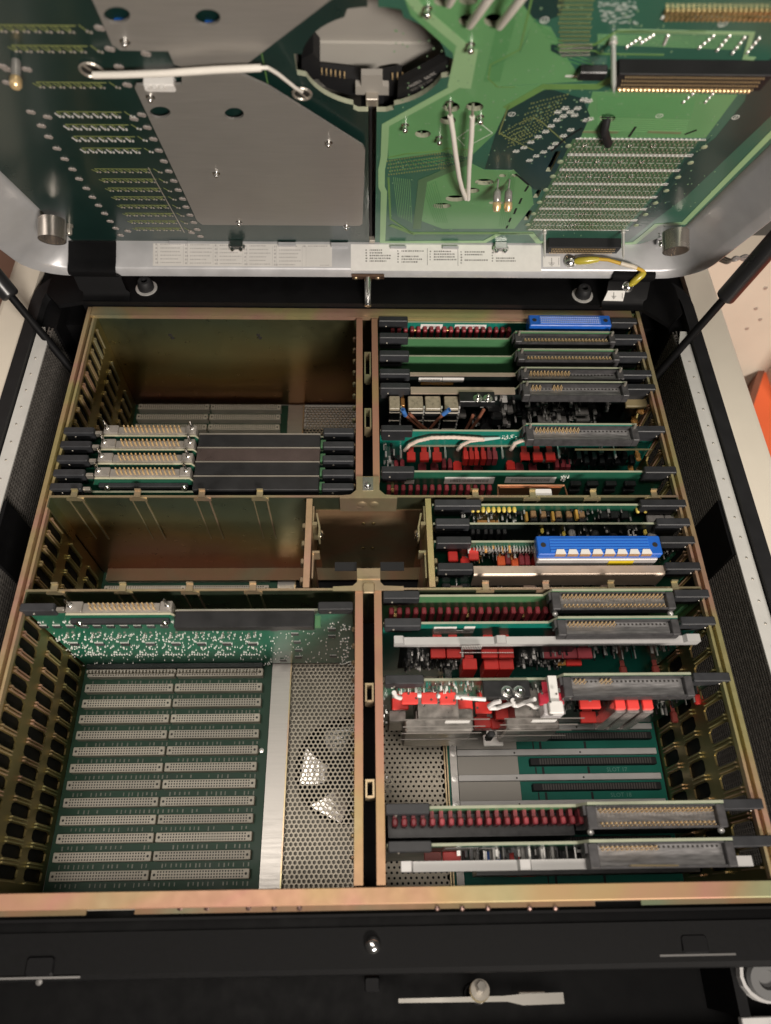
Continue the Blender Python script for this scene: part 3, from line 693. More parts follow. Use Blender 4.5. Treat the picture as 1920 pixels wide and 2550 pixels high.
# diagonal clusters of chip resistors, white silk around each
mb = MB(); mbk = MB()
for (a, b) in [(630,615),(662,600),(690,578),(720,556),(750,535),(772,512),(796,488),(822,472),(850,455),(684,652),(712,634),(742,618),(772,600),(790,584),(822,552),(852,528),(905,405),(925,410),(915,488),(930,484),(868,468),(880,440),(830,440),(800,455)]:
    u, w = L(*R2(a, b))
    for i in range(2):
        for j in range(2): mb.box(u-2.0+i*2.1, u-.5+i*2.1, w-1.9+j*2.3, w-.2+j*2.3, .1, .34); mbk.box(u-1.6+i*2.1, u-.9+i*2.1, w-1.4+j*2.3, w-.7+j*2.3, .34, .6)
    mb.box(u-2.7, u+2.6, w-.2, w+.2, .1, .3)
part('resistor_pad', mb, SILK, rb, kind='stuff'); part('resistor', mbk, DARKCOMP, rb, kind='stuff')
mb = MB()
for i in range(70):
    u, w = L(*R2(random.uniform(960,1110), random.uniform(5,95))); mb.box(u, u+random.uniform(1,2.6), w, w+.6, .1, .5)
part('resistor_pad', mb, mat('blurred_pad', (.36,.42,.38), .5), rb, kind='stuff')
for pts in ([(1130,155),(1080,188)],[(1185,142),(1140,170)],[(1245,145),(1232,175)],[(1430,145),(1375,190)],[(1495,145),(1448,200)],[(1555,152),(1510,212)],[(1615,155),(1570,210)],[(1365,365),(1310,412)],[(1440,365),(1400,412)]):
    mb = MB(); a, b = Vector(L(*R2(*pts[0]))), Vector(L(*R2(*pts[1])))
    for k in range(4):
        p = a.lerp(b, k/3); mb.bbox(p.x-.8, p.x+.8, p.y-1.3, p.y+1.3, .05, 1.1, .4)
    part('solder_pin_row', mb, TIN, rb, kind='stuff')
# pin array block
mb = MB(); ln = MB(); bk = MB(); dk = MB(); br = MB()
for k in range(7):
    w0 = 35.5 + k*21.9
    bk.box(147, 236, w0-3.5, w0+17.4, .03, .26)
    for ww in (w0+17.6, w0-2.2): ln.box(149, 240, ww-.5, ww+.5, .1, .5)
    for j, ww in enumerate((w0, w0+4.2, w0+11.0, w0+15.2)):
        for i in range(27):
            u = 150 + i*3.2 + (.8 if j % 2 else 0); mb.box(u-.55, u+.55, ww-.95, ww+.95, .1, .8)
    for i in range(27): dk.box(151.2+i*3.2, 152.6+i*3.2, w0+17.9, w0+19.0, .1, .7)
    for i in range(13): ln.box(152+i*6.6, 157+i*6.6, w0+7.2, w0+7.5, .26, .4)
    for i in (2, 7, 12, 17) if k > 3 else (4, 10, 11, 12, 16):
        u = 150 + i*3.2 + random.uniform(-.5,.5); br.bbox(u, u+1.2, w0+7.6, w0+10.2, .2, 1.5, .4); br.bbox(u+1.6, u+2.6, w0+9.2, w0+11.4, .2, 1.5, .4)
part('pin_field_base', bk, mat('tinned_green', (.06,.13,.06), .4, 0, .2, 40), rb, kind='stuff'); part('solder_pin', mb, mat('dull_tin', (.36,.35,.27), .4, .55, .2, 300), rb, kind='stuff'); part('bus_line', ln, TIN, rb, kind='stuff'); part('solder_blob', dk, SILK, rb, kind='stuff'); part('bright_solder_pin', br, CHROME, rb, kind='stuff')
od = MB(); od.lathe((0,0,0), (0,0,1), [(2.4,0),(2.2,.6),(1.2,1.0)], 12); odm = od.mesh('solder_pad', [mat('pale_solder', (.34,.40,.26), .45, .2)], True)
for k in range(7): place('solder_pad', odm, rb, (146.4, 44+k*21.9, .1)); place('solder_pad', odm, rb, (243, 44+k*21.9, .1))
mb = MB()
for k in range(24):
    for j in range(2):
        u, w = L(1660+k*13, 24+j*16); mb.box(u-.9, u+.9, w-1.4, w+1.4, .1, 2.2)
part('solder_pin', mb, mat('brass_pin', (.55,.42,.20), .35, .8, .2, 200), rb, kind='stuff')
mb = MB()
for k in range(26):
    u, w = L(1650+k*12, 42); mb.box(u-.8, u+.8, w-.9, w+.9, .1, .8)
part('solder_blob', mb, SILK, rb, kind='stuff')
# edge connectors on the board
def lid_conn(xa, xb, yb, ys, ye, npin, rows):
    u0, w0 = L(xa, yb, 0); u1, _ = L(xb, yb, 0)
    n = 1.0
    while n < 60 and L((xa+xb)/2, ys, n)[1] < w0: n += .25
    w1 = L((xa+xb)/2, ye, n)[1]
    mb = MB(); mb.bbox(u0, u1, w1, w0, .1, n, .5); c_ = part('pin_connector', mb, RUB, rb); sub(c_)
    mb = MB()
    for i in range(npin):
        for j in range(rows):
            u = u0 + 4 + (u1-u0-8)*(i+(.5 if j % 2 else 0))/npin; w = w1 + (w0-w1)*(j+.6)/(rows+.2)
            mb.lathe((u,w,n), (0,0,1), [(.40,0),(.40,.7),(.2,1.0)], 6)
    part('gold_pin', mb, GOLD, c_, kind='stuff')
    return u0, u1, w0, w1, n
a1 = lid_conn(1541, 1930, 146, 186, 226, 52, 4)
a2 = lid_conn(1366, 1549, 592, 616, 632, 42, 3)
mb = MB()
for k in range(8):
    u = a1[0] + 4 + (a1[1]-a1[0]-8)*k/8.2; 
    for j in range(4): mb.bbox(u+j*2.5, u+j*2.5+2.0, a1[3]-.2, a1[3]+2.2, a1[4]-.2, a1[4]+1.6, .5)
part('gold_pad', mb, GOLD, rb, kind='stuff')
def spike(px, py, tip, r=1.2):
    u, w = L(px, py, 0); h = 5.0
    while h < 60 and L(px, tip, h)[1] < w: h += .25
    mb = MB(); mb.lathe((u,w,0), (0,0,1), [(r*1.6,0),(r*1.6,3),(r,3.2),(r,h-5),(r*.2,h)], 10); part('guide_pin', mb, TIN, rb, smooth=True)
spike(1356, 574, 642); spike(1552, 572, 646); spike(1527, 95, 230, 1.4)
mb = MB(); u0, w1 = L(1445, 160); u1, w0 = L(1503, 182); mb.bbox(u0, u1, w0, w1, .2, 5, .5); part('chip', mb, DARKCOMP, rb)
mb = MB(); mb.box(u0-6, u1-4, w0-3.5, w0-2, .1, .4); part('chip_print', mb, SILK, rb)
def blob(px, py, rr=2.6):
    u, w = L(px, py); mb = MB()
    mb.lathe((u,w,0), (0,0,1), [(rr,0),(rr,.9),(rr*.62,1.1),(rr*.62,3.0),(rr*.75,3.2),(rr*.75,4.6),(rr*.5,5.6),(rr*.2,6)], 12); part('standoff_screw', mb, CHROME, rb, smooth=True)
for p in ((1120,252),(1009,309),(1094,340),(1196,288),(1064,18),(1172,108),(1645,600)): blob(*p)
# two gold-tipped coaxial plugs
for px in (1238, 1266):
    u, w = L(px, 452); mb = MB()
    mb.tube([(u,w+6,1),(u,w+3,4),(u,w,7)], .6, 6); mb.lathe((u,w+1,6), (0,-.25,1), [(1.0,0),(2.6,2),(3.0,3),(3.0,9.5),(2.6,10)], 14); p_ = part('coax_plug', mb, CLEAR, rb, smooth=True); sub(p_)
    mb = MB(); mb.lathe((u,w-1.5,16), (0,-.25,1), [(3.1,0),(3.3,1),(3.3,4),(2.6,5.2),(2.4,6.4)], 14); part('gold_tip', mb, GOLD, p_, smooth=True)
# routed slots, their dark drawn as raised black dashes, and black cable
mb = MB()
for a, b in (((1284,432),(1317,460)), ((1316,462),(1307,476)), ((1299,493),(1293,507)), ((1286,518),(1280,532)), ((1272,542),(1268,552)), ((1264,561),(1261,568)), ((1583,315),(1566,340)), ((1735,323),(1705,334)), ((1410,342),(1449,318)), ((1372,376),(1408,344))):
    mb.ribbon([L(*a), L(*b)], 1.6, .05, .35)
part('black_slot_dash', mb, RUB, rb, kind='stuff')
u, w = L(1513,294); u2, w2 = L(1515,348)
mb = MB(); mb.tube([(u,w-1,-14),(u,w-3,1),(u+.3,w-8,4),(u2,w2,3)], 3.0, 10); cb = part('black_cable', mb, RUB, lid, smooth=True)
# behind the boards
mb = MB(); mb.box(62,250,6,330,-15,-13); mb.box(14,62,6,198,-15.2,-13.2); part('dark_backing', mb, BLK, lid)  # black sheets set close behind the boards to darken their holes
mb = MB(); mb.box(-250,-62,20,330,-15,-13); part('dark_backing', mb, BLK, lid)
for k, (a, b) in enumerate((((1150,462),(1260,448)), ((1225,436),(1290,432)), ((1365,430),(1402,370)), ((1325,500),(1358,462)), ((1302,552),(1330,520)))):
    mb = MB()
    for q in range(3):
        p0, p1 = L(*a, -9), L(*b, -9); mb.tube([(p0[0]+q*2.6,p0[1],-11-q),((p0[0]+p1[0])/2+q*2.2,(p0[1]+p1[1])/2+2,-8),(p1[0]+q*2.6,p1[1],-11-q)], 1.7, 8)
    part('blue_cable', mb, BLUEW, lid, kind='stuff')
# solder pads and rows on the left board
Z2 = Pz(100,250,.2761); Z1 = Pz(0,0,.3001)
odm2m = mat('pinkish_pad', (.46,.41,.38), .38, .5, .2, 200)
od = MB(); od.lathe((-.9,0,0), (0,0,1), [(2.1,0),(1.9,.7),(.9,1.1)], 10); od.lathe((1.0,-.5,0), (0,0,1), [(2.0,0),(1.8,.8),(.8,1.2)], 10); odm2 = od.mesh('solder_pad', [odm2m], True)
for conv, pts in ((Z2, [(10,225),(75,325),(150,430),(220,525),(290,618),(350,705),(415,790),(470,870),(525,945),(580,1018),(630,1088),(680,1150),(725,1213),(790,1175),(915,125),(965,240),(1020,345),(1070,448),(1115,545),(1160,635),(1205,722),(1245,805),(1285,885),(1315,958),(1350,1030),(1385,1097),(1415,1160),(1445,1222),(1365,1188),(845,162),(65,145),(55,1060)]),
                  (Z1, [(255,925),(825,225),(910,400),(985,550),(1055,700),(1210,440),(60,570),(60,680),(222,570),(20,545)])):
    for p in pts:
        u, w = L(*conv(*p)); place('solder_pad', odm2, lb, (u, w, .05))
tr = MB(); tin = MB(); tinb = MB()
def padrow(bright):
    a, b = MB(), MB()
    a.ribbon([(0,0),(42,0)], .8, .03, .22)
    for k in range(7):
        x = k*6.1; a.ribbon([(x,-.3),(x+1.6,-3.4)], .7, .03, .25)
        if bright: b.tube([(x-1.6,-1.2,.3),(x+.4,-4.6,.8)], .5, 6)
        else: a.ribbon([(x-2.6,-1.0),(x-.2,-4.4),(x+1.6,-3.4)], .6, .03, .25)
        for (dx, dy) in ((.2,-5.0),(2.3,-5.3)):
            b.bbox(x+dx-.75, x+dx+.75, dy-.9, dy+.9, .02, 1.0 if bright else .4, .3)
    x = 45; a.ribbon([(x-1,.8),(x+2.4,-5.6)], .6, .03, .25)
    b.bbox(x+1, x+2.4, -4.8, -3.2, .02, .8, .3); b.bbox(x+2.8, x+4.2, -5.6, -4.0, .02, .8, .3)
    return a.mesh('pad_row', [TRACEG]), b.mesh('solder_joint', [TIN if bright else PAD])
PRB, PRD = padrow(True), padrow(False)
for pts, pr in (([Z2(145,100),Z2(225,215),Z2(300,322),Z2(375,428)], PRB), ([Z2(490,615),Z2(555,705),Z2(610,788),Z2(665,866),Z2(715,942),Z2(765,1015),Z2(810,1083),Z2(855,1148), Z1(300,680),Z1(95,375),Z1(-30,205)], PRD)):
    for p in pts:
        u, w = L(*p); r_ = place('pad_row', pr[0], lb, (u, w, 0)); sub(r_); o_ = bpy.data.objects.new('solder_joint', pr[1]); SC.collection.objects.link(o_); o_.parent = lb; o_.location = r_.location; o_['kind'] = 'stuff'; r_['kind'] = 'stuff'
mb = MB(); mb.ribbon([L(*Z2(975,605)), L(*Z2(1300,1190))], .7, .03, .25); part('silk_line', mb, PAD, lb)
P1 = Pz(0, 0, .5762)
mb = MB(); mb.ribbon([L(*P1(1130,225)), L(*P1(1165,400))], .6, .03, .2); part('board_trace', mb, TRACE, lb)
def eyelet(px, py, r, par, axis=(0,0,1)):
    u, w = L(px, py); mb = MB(); m_ = 20
    ring = [(u+r*math.cos(2*math.pi*i/m_), w+r*math.sin(2*math.pi*i/m_), 1.2) for i in range(m_+1)]
    mb.tube(ring, 1.0, 6, cap=False); mb.lathe((u,w,.1), (0,0,1), [(r*.8,0),(r*.8,.4)], 16, 1); mb.tube([(u-r*.5,w+r*.8,1.4),(u+r*.5,w-r*.8,1.4)], .6, 6)
    part('eyelet', mb, [STEEL, DHOLE], par)
eyelet(228, 170, 6.4, lb); eyelet(752, 229, 5.6, lb)
mb = MB(); u, w = L(40, 150); mb.lathe((u,w,0), (0,0,1), [(2.4,0),(2.8,2),(2.8,10)], 14); p_ = part('coax_plug', mb, CLEAR, lb, smooth=True); sub(p_)
mb = MB(); mb.lathe((u,w,10), (0,0,1), [(3.0,0),(3.4,1),(3.4,5),(2.4,6.2)], 14); part('gold_tip', mb, GOLD, p_, smooth=True)
blob2 = MB(); u, w = L(172, 560); blob2.lathe((u,w,0), (0,0,1), [(3.6,0),(3.6,2),(2.8,2.4),(2.8,8),(2.0,9)], 14); part('standoff_screw', blob2, STEEL, lb, smooth=True)
# bare metal plates
def plate(pts, holes, screws, label, z0=4.0):
    poly = [L(*P1(*p), z0+1.5) for p in pts]
    hs = []
    for (a, b, ra, rb_) in holes: hs.append([L(*P1(a+ra*math.cos(2*math.pi*i/20), b+rb_*math.sin(2*math.pi*i/20)), z0+1.5) for i in range(20)])
    mb = MB(); mb.prism([poly] + hs, z0, z0+1.5); p_ = part('metal_plate', mb, BRUSH, lid, label=label); sub(p_)
    for (a, b) in screws:
        u, w = L(*P1(a, b), z0+1.5); mb = MB(); mb.lathe((u,w,z0+1.4), (0,0,1), [(2.9,0),(2.9,.5),(1.7,.6),(1.7,2.6),(1.0,3.6),(.3,3.8)], 10); part('plate_screw', mb, CHROME, p_, smooth=True)
    return p_
plate([(785,308),(1035,318),(1165,378),(1568,630),(1578,652),(1566,968),(1555,976),(875,972),(852,955),(582,380),(590,368),(785,366)],
      [(692,486,45,25),(1012,492,42,26)], [(650,418),(1420,615),(935,748),(1033,960),(1497,978)], 'lower bare metal plate with slanted edge')
plate([(390,-20),(485,195),(520,218),(728,222),(752,278),(785,290),(1050,290),(1455,-20),(1750,-240),(290,-240)],
      [(505,66,58,36),(897,76,56,36)], [(540,178)], 'upper bare metal plate with two round holes')
for (a, b, r, c_) in ((505,66,5,BLUEW),(897,76,6,BLUEW),(1012,492,4,BEIGE)):
    u, w = L(*P1(a+20, b+10), -1); mb = MB(); mb.bbox(u-4, u+5, w-6, w+1, .1, 3.6, .5); part('component', mb, WHITE if c_ is BEIGE else c_, lb)
u, w = L(*P1(690,348), 2); mb = MB(); mb.bbox(u-9, u+9, w-3.5, w+3.5, .1, 7, .6)
for k in range(3): mb.box(u-8+k*4.5, u-5.5+k*4.5, w+1, w+3.6, 7, 9)
part('white_plug', mb, WHITE, lb)
# dark connector pieces seen through the round opening
mb = MB(); mb.prism([L(*p, -14) for p in ((751,130),(780,115),(797,135),(797,180),(770,185),(751,172))], -24, -10); part('relay_block', mb, RUB, lid)
TH = Pz(720,0,.3121)
mb = MB(); mb.prism([L(*TH(*p), -12) for p in ((240,600),(570,635),(570,690),(540,700),(540,760),(480,760),(300,700),(240,640))], -20, -12); part('connector_block', mb, RUB, lid)
mb = MB(); mb.prism([L(*TH(*p), -12) for p in ((745,640),(860,620),(900,620),(900,800),(760,850),(745,760))], -20, -12); part('connector_block', mb, RUB, lid)
mb = MB(); mb.prism([L(*TH(*p), -10) for p in ((575,765),(755,765),(755,880),(575,880))], -18, -10); part('connector_block', mb, LEV, lid)
mb = MB(); mb.prism([L(*TH(*p), -8) for p in ((575,600),(745,600),(745,690),(795,695),(795,760),(530,755),(530,690),(575,690))], -12, -8); part('grey_bracket', mb, GREY_IN, lid)
q = [L(*TH(*p), -5) for p in ((870,690),(1280,470),(1250,610),(860,830))]
mb = MB(); mb.prism(q, -11, -5); bw_ = part('connector_block', mb, RUB, lid); sub(bw_)
ang = math.atan2(q[1][1]-q[0][1], q[1][0]-q[0][0])
for (s_, f, sz) in (('36/99  10096', .36, 3.9), ('497-148-00A', .66, 3.3)):
    me = text_mesh(s_, sz); me.materials.append(mat('grey_stamp', (.42,.40,.38) if f < .5 else (.16,.15,.14), .6))
    a_ = Vector(q[0]).lerp(Vector(q[3]), f); b_ = Vector(q[1]).lerp(Vector(q[2]), f); c_ = a_.lerp(b_, .5)
    o_ = place('stamped_print', me, bw_, (c_.x, c_.y, -4.9)); o_.rotation_euler = (0, 0, ang + math.pi)
mb = MB()
for k in range(6): u, w = L(*TH(262+k*36, 575+k*6), -12); mb.box(u-.3, u+.3, w-1.2, w+1.2, -14, -11)
for k in range(5): u, w = L(*TH(825+k*40, 615-k*3), -12); mb.box(u-.3, u+.3, w-1.2, w+1.2, -14, -11)
part('gold_pin', mb, GOLD, lid, kind='stuff')
mb = MB(); u, w = L(*TH(772,122), -30); mb.lathe((u,w,-46), (0,0,1), [(5,0),(5,.6)], 18); part('panel_hole', mb, DHOLE, lid)
mb = MB(); mb.box(-48,58,200,330,-29,-27); part('opening_panel', mb, GREY_IN, lid); mb = MB(); mb.box(-48,58,200,243,-26.9,-25); part('inner_step', mb, mat('grey_paint_pale', (.42,.40,.36), .55, 0, .03, 30), lid)
# split strip between boards
mb = MB(); mb.box(6.2,8.0,3,214,-6,-2.4); part('joint_strip', mb, RUB, lid)
mb = MB(); mb.bbox(5.5,11,2,9,-3,1.2,.4); mb.bbox(4,12,214,222,-8,-3.4,.4); part('joint_clip', mb, STEEL, lid, kind='stuff')
# corner tubes
for (px, py) in ((130,592),(1683,620)):
    u, w = L(px, py, 24); w = max(w, 14)
    mb = MB(); m_ = 28; ro, ri = 11.2, 10.2
    vs = []
    for (r, h) in ((ro,9),(ro,26),(ri,26),(ri,10)):
        vs += [(u+r*math.cos(2*math.pi*i/m_), w+r*math.sin(2*math.pi*i/m_), h) for i in range(m_)]
    mb.add(vs, [(k*m_+i, k*m_+(i+1)%m_, (k+1)*m_+(i+1)%m_, (k+1)*m_+i) for k in range(3) for i in range(m_)] + [tuple(range(3*m_, 4*m_))])
    part('steel_tube', mb, mat('tube_steel', (.55,.50,.45), .26, .9, .1, 60) if 'tube_steel' not in bpy.data.materials else bpy.data.materials['tube_steel'], lid, smooth=True)
# hinge-side wall: paper labels, clips, locating pin
WZ = 1.0
def wallbox(name, conv, a0, b0, a1, b1, w0, w1, m, par, kind=None):
    u0, n0 = LW(*conv(a0, b0), WZ); u1, n1 = LW(*conv(a1, b1), WZ)
    mb = MB(); mb.box(min(u0,u1), max(u0,u1), w0, w1, min(n0,n1), max(n0,n1)); return part(name, mb, m, par, kind=kind)
WA = Pz(360,560,.3241); WB = Pz(860,570,.3241)
la = wallbox('paper_label', WA, 65, 142, 1440, 322, WZ+.05, WZ+.15, mat('silvery_label', (.60,.58,.55), .5, 0, .03, 90), lid); sub(la)
lb2 = wallbox('paper_label', WB, 42, 118, 1505, 328, WZ+.05, WZ+.15, WHITE, lid); sub(lb2)
pr = MB(); bxm = MB()
def printline(conv, a, b, wd, h=9):
    x = a
    while x < a + wd:
        k = random.uniform(5, 14); u0, n0 = LW(*conv(x, b), WZ); u1, n1 = LW(*conv(x+k, b+h), WZ); pr.box(u0, u1, WZ+.15, WZ+.2, min(n0,n1), max(n0,n1)); x += k + random.uniform(3, 7)
for c in range(5):
    a = 78 + c*228
    u0, n0 = LW(*WA(a, 146), WZ); u1, n1 = LW(*WA(a+212, 300+c*4), WZ)
    for r in range(6):
        b = 150 + r*28 + c*4
        printline(WA, a+6, b-6, 14, 13); printline(WA, a+44, b-4, random.choice((120,140,150,165)), 8)
printline(WA, 1215, 158, 15, 13); printline(WA, 1256, 160, 150, 8); printline(WA, 1350, 308, 60, 5)
part('label_print', pr, mat('soft_print', (.38,.36,.35), .6), la, kind='stuff')
fr_ = MB()
for c in range(6):
    a = 70 + c*228
    for bb in ((a, a+2), (a+30, a+32)):
        u0, n0 = LW(*WA(bb[0], 146+c*4), WZ); u1, n1 = LW(*WA(bb[1], 300+c*4), WZ); fr_.box(u0, u1, WZ+.15, WZ+.19, min(n0,n1), max(n0,n1))
part('label_rule', fr_, mat('pale_rule', (.45,.43,.41), .6), la, kind='stuff')
pr = MB()
for (a, b, lines) in ((155,158,((95,),(100,),(160,),(160,),(130,))), (400,165,((170,),(0,),(120,),(155,),(120,))), (648,168,((130,),(160,),(150,),(165,))), (885,172,((140,),(130,),(0,),(175,),(0,))), (1125,178,((0,),(0,),(130,),(150,)))):
    for r, (wd,) in enumerate(lines):
        printline(WB, a, b+r*21, 8, 11)
        if wd: printline(WB, a+32, b+r*21, wd, 11)
part('label_print', pr, INK, lb2, kind='stuff')
for (a, b0, b1) in ((628,150,280),(863,150,285)): wallbox('label_rule', WB, a, b0, a+4, b1, WZ+.15, WZ+.2, INK, lb2)
for (cv, a0, b0, a1, b1) in ((WA,195,130,330,150),(WA,1030,142,1165,168),(WA,1435,145,1565,175),(WB,345,138,468,155),(WB,745,140,868,158)):
    wallbox('board_clip', cv, a0, b0, a1, b1, WZ+.2, WZ+3, CAST, lid)
for (px, py) in ((582,606),(1250,618)):
    u, w = L(px, py-14, 3); mb = MB(); mb.bbox(u-6,u+6,2,6,.5,7,.8); mb.lathe((u-4,3,7), (0,0,1), [(2.2,0),(2.2,2),(1.0,3)], 12); mb.lathe((u+4,3,7), (0,0,1), [(2.2,0),(2.2,2),(1.0,3)], 12); mb.bbox(u-7.5,u+7.5,1.2,4,4,8,1)
    part('spring_clip', mb, CHROME, lid)
mb = MB(); mb.prism([(LW(877,680,-4)[0],-8.6),(LW(957,680,-4)[0],-8.6),(LW(957,680,-4)[0],-1.4),(LW(877,680,-4)[0],-1.4)], 29.2, 31.4); cp_ = part('pin_plate', mb, mat('brown_chromate', (.17,.10,.07), .4, .6, .2, 60), lid); sub(cp_)
u, n = LW(916, 684, -4)
for du in (-11.5, 9.5): 
    mb = MB(); mb.lathe((u+du,-5.5,31.4), (0,0,1), [(2.4,0),(2.0,1),(.6,1.5)], 12); part('rivet', mb, Z_LITE, cp_, smooth=True)
mb = MB(); mb.lathe((u,-5.5,31.4), (0,0,1), [(3.6,0),(3.6,26),(3.2,27)], 16); part('locating_pin', mb, CHROME, cp_, smooth=True)
def earth(conv, a0, b0, a1, b1, par, w_):
    s_ = wallbox('earth_sticker', conv, a0, b0, a1, b1, w_+.05, w_+.2, WHITE, par); sub(s_)
    u0, n0 = LW(*conv(a0, b0), WZ); u1, n1 = LW(*conv(a1, b1), WZ); cu, cn_ = (u0+u1)/2, (n0+n1)/2
    mb = MB()
    mb.box(cu-.3, cu+.3, w_+.2, w_+.28, cn_-3.6, cn_+2.4)
    for k, hw in enumerate((3.0, 2.0, 1.0)): mb.box(cu-hw, cu+hw, w_+.2, w_+.28, cn_+1.2+k*1.3, cn_+1.6+k*1.3)
    mb.box(u1-1.6, u1-1.2, w_+.2, w_+.28, min(n0,n1)+1.5, max(n0,n1)-1.5)
    part('earth_symbol', mb, INK, s_, kind='stuff')
earth(Pz(1340,540,.348), 35, 283, 158, 358, lid, WZ)
# ------------------------------------------------------------------ hinges, ground lead, struts
def wpt(u, w, n): p = LP(u, w, n); return (p.x, p.y, p.z)
for (pa, pb, lab, qy) in ((174, 291, 'black bent hinge bracket at the back left of the cage', 735), (1529, 1634, 'black bent hinge bracket at the back right with a ground lead screwed on', 748)):
    ua = LW(pa, 615, 2)[0]; ub = LW(pb, 615, 2)[0]
    h = thing('hinge_bracket', lab, 'hinge', (( ua+ub)/2, 530, -11), 'hinge brackets of the lid')
    prof = []
    for (w, n) in ((2.2,2),(2.2,16),(2.6,22),(4,28),(3.5,31),(1,33),(-3,33.4)): p = LP(0, w, n); prof.append((p.y, p.z))
    yb_ = bz(260, qy-6, 9)[1]
    prof += [(yb_+1.0, 12.5), (yb_, 10), (yb_-1.5, 8), (yb_-3.5, 7.2), (yb_-8, 7.0)]
    back = [(y+1.8*(.9), z+1.2) for (y, z) in reversed(prof)]
    xa, xb = ua-3.3, ub-3.3
    mb = MB(); loops = []
    m_ = len(prof)
    sh = 9.0 if pa < 1000 else -8.0
    dx = [0 if i < 6 else sh*min(1, (i-5)/3) for i in range(m_)]
    vs = [(xa+dx[i], y, z) for i, (y, z) in enumerate(prof)] + [(xb+dx[i], y, z) for i, (y, z) in enumerate(prof)] + [(xa+dx[i], y+1.2, z-.9) for i, (y, z) in enumerate(prof)] + [(xb+dx[i], y+1.2, z-.9) for i, (y, z) in enumerate(prof)]
    fs = []
    for i in range(m_-1): fs += [(i,i+1,m_+i+1,m_+i), (2*m_+i,3*m_+i,3*m_+i+1,2*m_+i+1), (i,2*m_+i,2*m_+i+1,i+1), (m_+i,m_+i+1,3*m_+i+1,3*m_+i)]
    fs += [(0,m_,3*m_,2*m_),(m_-1,3*m_-1,4*m_-1,2*m_-1)]
    mb.add(vs, fs); part('bracket', mb, BLK, h, smooth=True)
    if pa > 1000:
        HB = (prof, h, xa, xb)
prof, h, xa, xb = HB
# a sticker and a screw on the sloping face of the right bracket
pA, pB = Vector((0, prof[6][0], prof[6][1])), Vector((0, prof[7][0], prof[7][1]))
sl = (pB-pA); sl.normalize(); nrm = Vector((0, sl.z, -sl.y)); 
if nrm.y > 0: nrm = -nrm
def onslope(px, py):
    d = ray(px, py); t = (pA-CP).dot(nrm)/d.dot(nrm); return CP + d*t
c4 = [onslope(*p) for p in ((1514,724),(1557,724),(1551,750),(1502,749))]
mb = MB(); mb.add([tuple(p+nrm*.2) for p in c4] + [tuple(p+nrm*.45) for p in c4], [(0,1,2,3),(7,6,5,4),(0,1,5,4),(1,2,6,5),(2,3,7,6),(3,0,4,7)]); es = part('earth_sticker', mb, WHITE, h); sub(es)
mb = MB()
def q_(px, py, w_, h_):
    c = [onslope(*p) for p in ((px-w_,py-h_),(px+w_,py-h_),(px+w_,py+h_),(px-w_,py+h_))]; mb.add([tuple(p+nrm*.6) for p in c], [(0,1,2,3)])
q_(1528,735,.9,7); q_(1528,738,6,.8); q_(1528,741,4,.8); q_(1528,744,2,.8); q_(1549,737,.7,7); part('earth_symbol', mb, INK, es, kind='stuff')
gl = thing('ground_lead', 'short yellow ground wire with crimped lugs bolted between lid and right hinge bracket', 'cable', wpt(LW(1420,650,2)[0], 3, 20))
sp = onslope(1563, 714)
def lidpt(px, py, w): u, n = LW(px, py, w); return LP(u, w, n)
p0 = lidpt(1420, 651, 2)
mb = MB(); mb.lathe(tuple(p0), tuple(LE), [(6,0),(6,.8),(4.8,1),(4.6,3),(3,4.2),(.8,4.6)], 16); part('lug_screw', mb, CHROME, gl, smooth=True)
mb = MB(); mb.lathe(tuple(sp), tuple(nrm), [(5.4,0),(5.4,.8),(4.4,1),(4.2,3),(2.8,4.2),(.8,4.6)], 16); part('lug_screw', mb, CHROME, gl, smooth=True)
wp = [lidpt(1462,650,6), lidpt(1485,645,7), lidpt(1515,647,9), lidpt(1545,656,10), lidpt(1575,664,9), lidpt(1597,672,7), lidpt(1605,678,4)]
mb = MB(); mb.tube(wp[1:], 1.7, 10); part('wire', mb, YELWIRE, gl, smooth=True)
mb = MB(); mb.tube([wp[3]+LE*.3, wp[4]+LE*.3, wp[4].lerp(wp[5],.4)], 2.2, 10); part('wire_sleeve', mb, mat('printed_sleeve', (.62,.55,.45), .5, 0, .1, 300), gl, smooth=True)
mb = MB(); mb.tube([lidpt(1430,651,4), lidpt(1440,650,5), lidpt(1468,648,6.5), lidpt(1490,646,7)], [2.2,3.6,3.6,2.6], 10); part('crimp_lug', mb, TERM, gl, smooth=True)
mb = MB(); mb.tube([sp+nrm*2, sp.lerp(wp[6],.3)+nrm*2.5, sp.lerp(wp[6],.85)+nrm*1.2, wp[6]], [2.0,3.4,3.4,2.4], 10); part('crimp_lug', mb, TERM, gl, smooth=True)
def strut(lo_px, lo_x, hi_px, hi_x, mid_f, lab):
    y0, z0 = bx(*lo_px, lo_x); y1, z1 = bx(*hi_px, hi_x)
    a, b = Vector((lo_x,y0,z0)), Vector((hi_x,y1,z1)); d = (b-a).normalized()
    s_ = thing('gas_strut', lab, 'gas strut', tuple(a), 'gas struts holding the lid open')
    m_ = a.lerp(b, mid_f)
    mb = MB(); mb.tube([a-d*12, m_+d*4], 3.6, 14); part('rod', mb, BLK, s_, smooth=True)
    mb = MB(); mb.tube([m_, m_+d*1.2, m_+d*3, b+d*80], [6.2,7.8,8.4,8.4], 18); part('cylinder', mb, mat('satin_black', (.014,.014,.015), .32, 0, .1, 60) if 'satin_black' not in bpy.data.materials else bpy.data.materials['satin_black'], s_, smooth=True)
strut((1643,926), 282, (1926,604), 334, .60, 'black gas strut on the right side of the cabinet')
strut((160,898), -284, (-30,668), -334, .70, 'black gas strut on the left side of the cabinet')
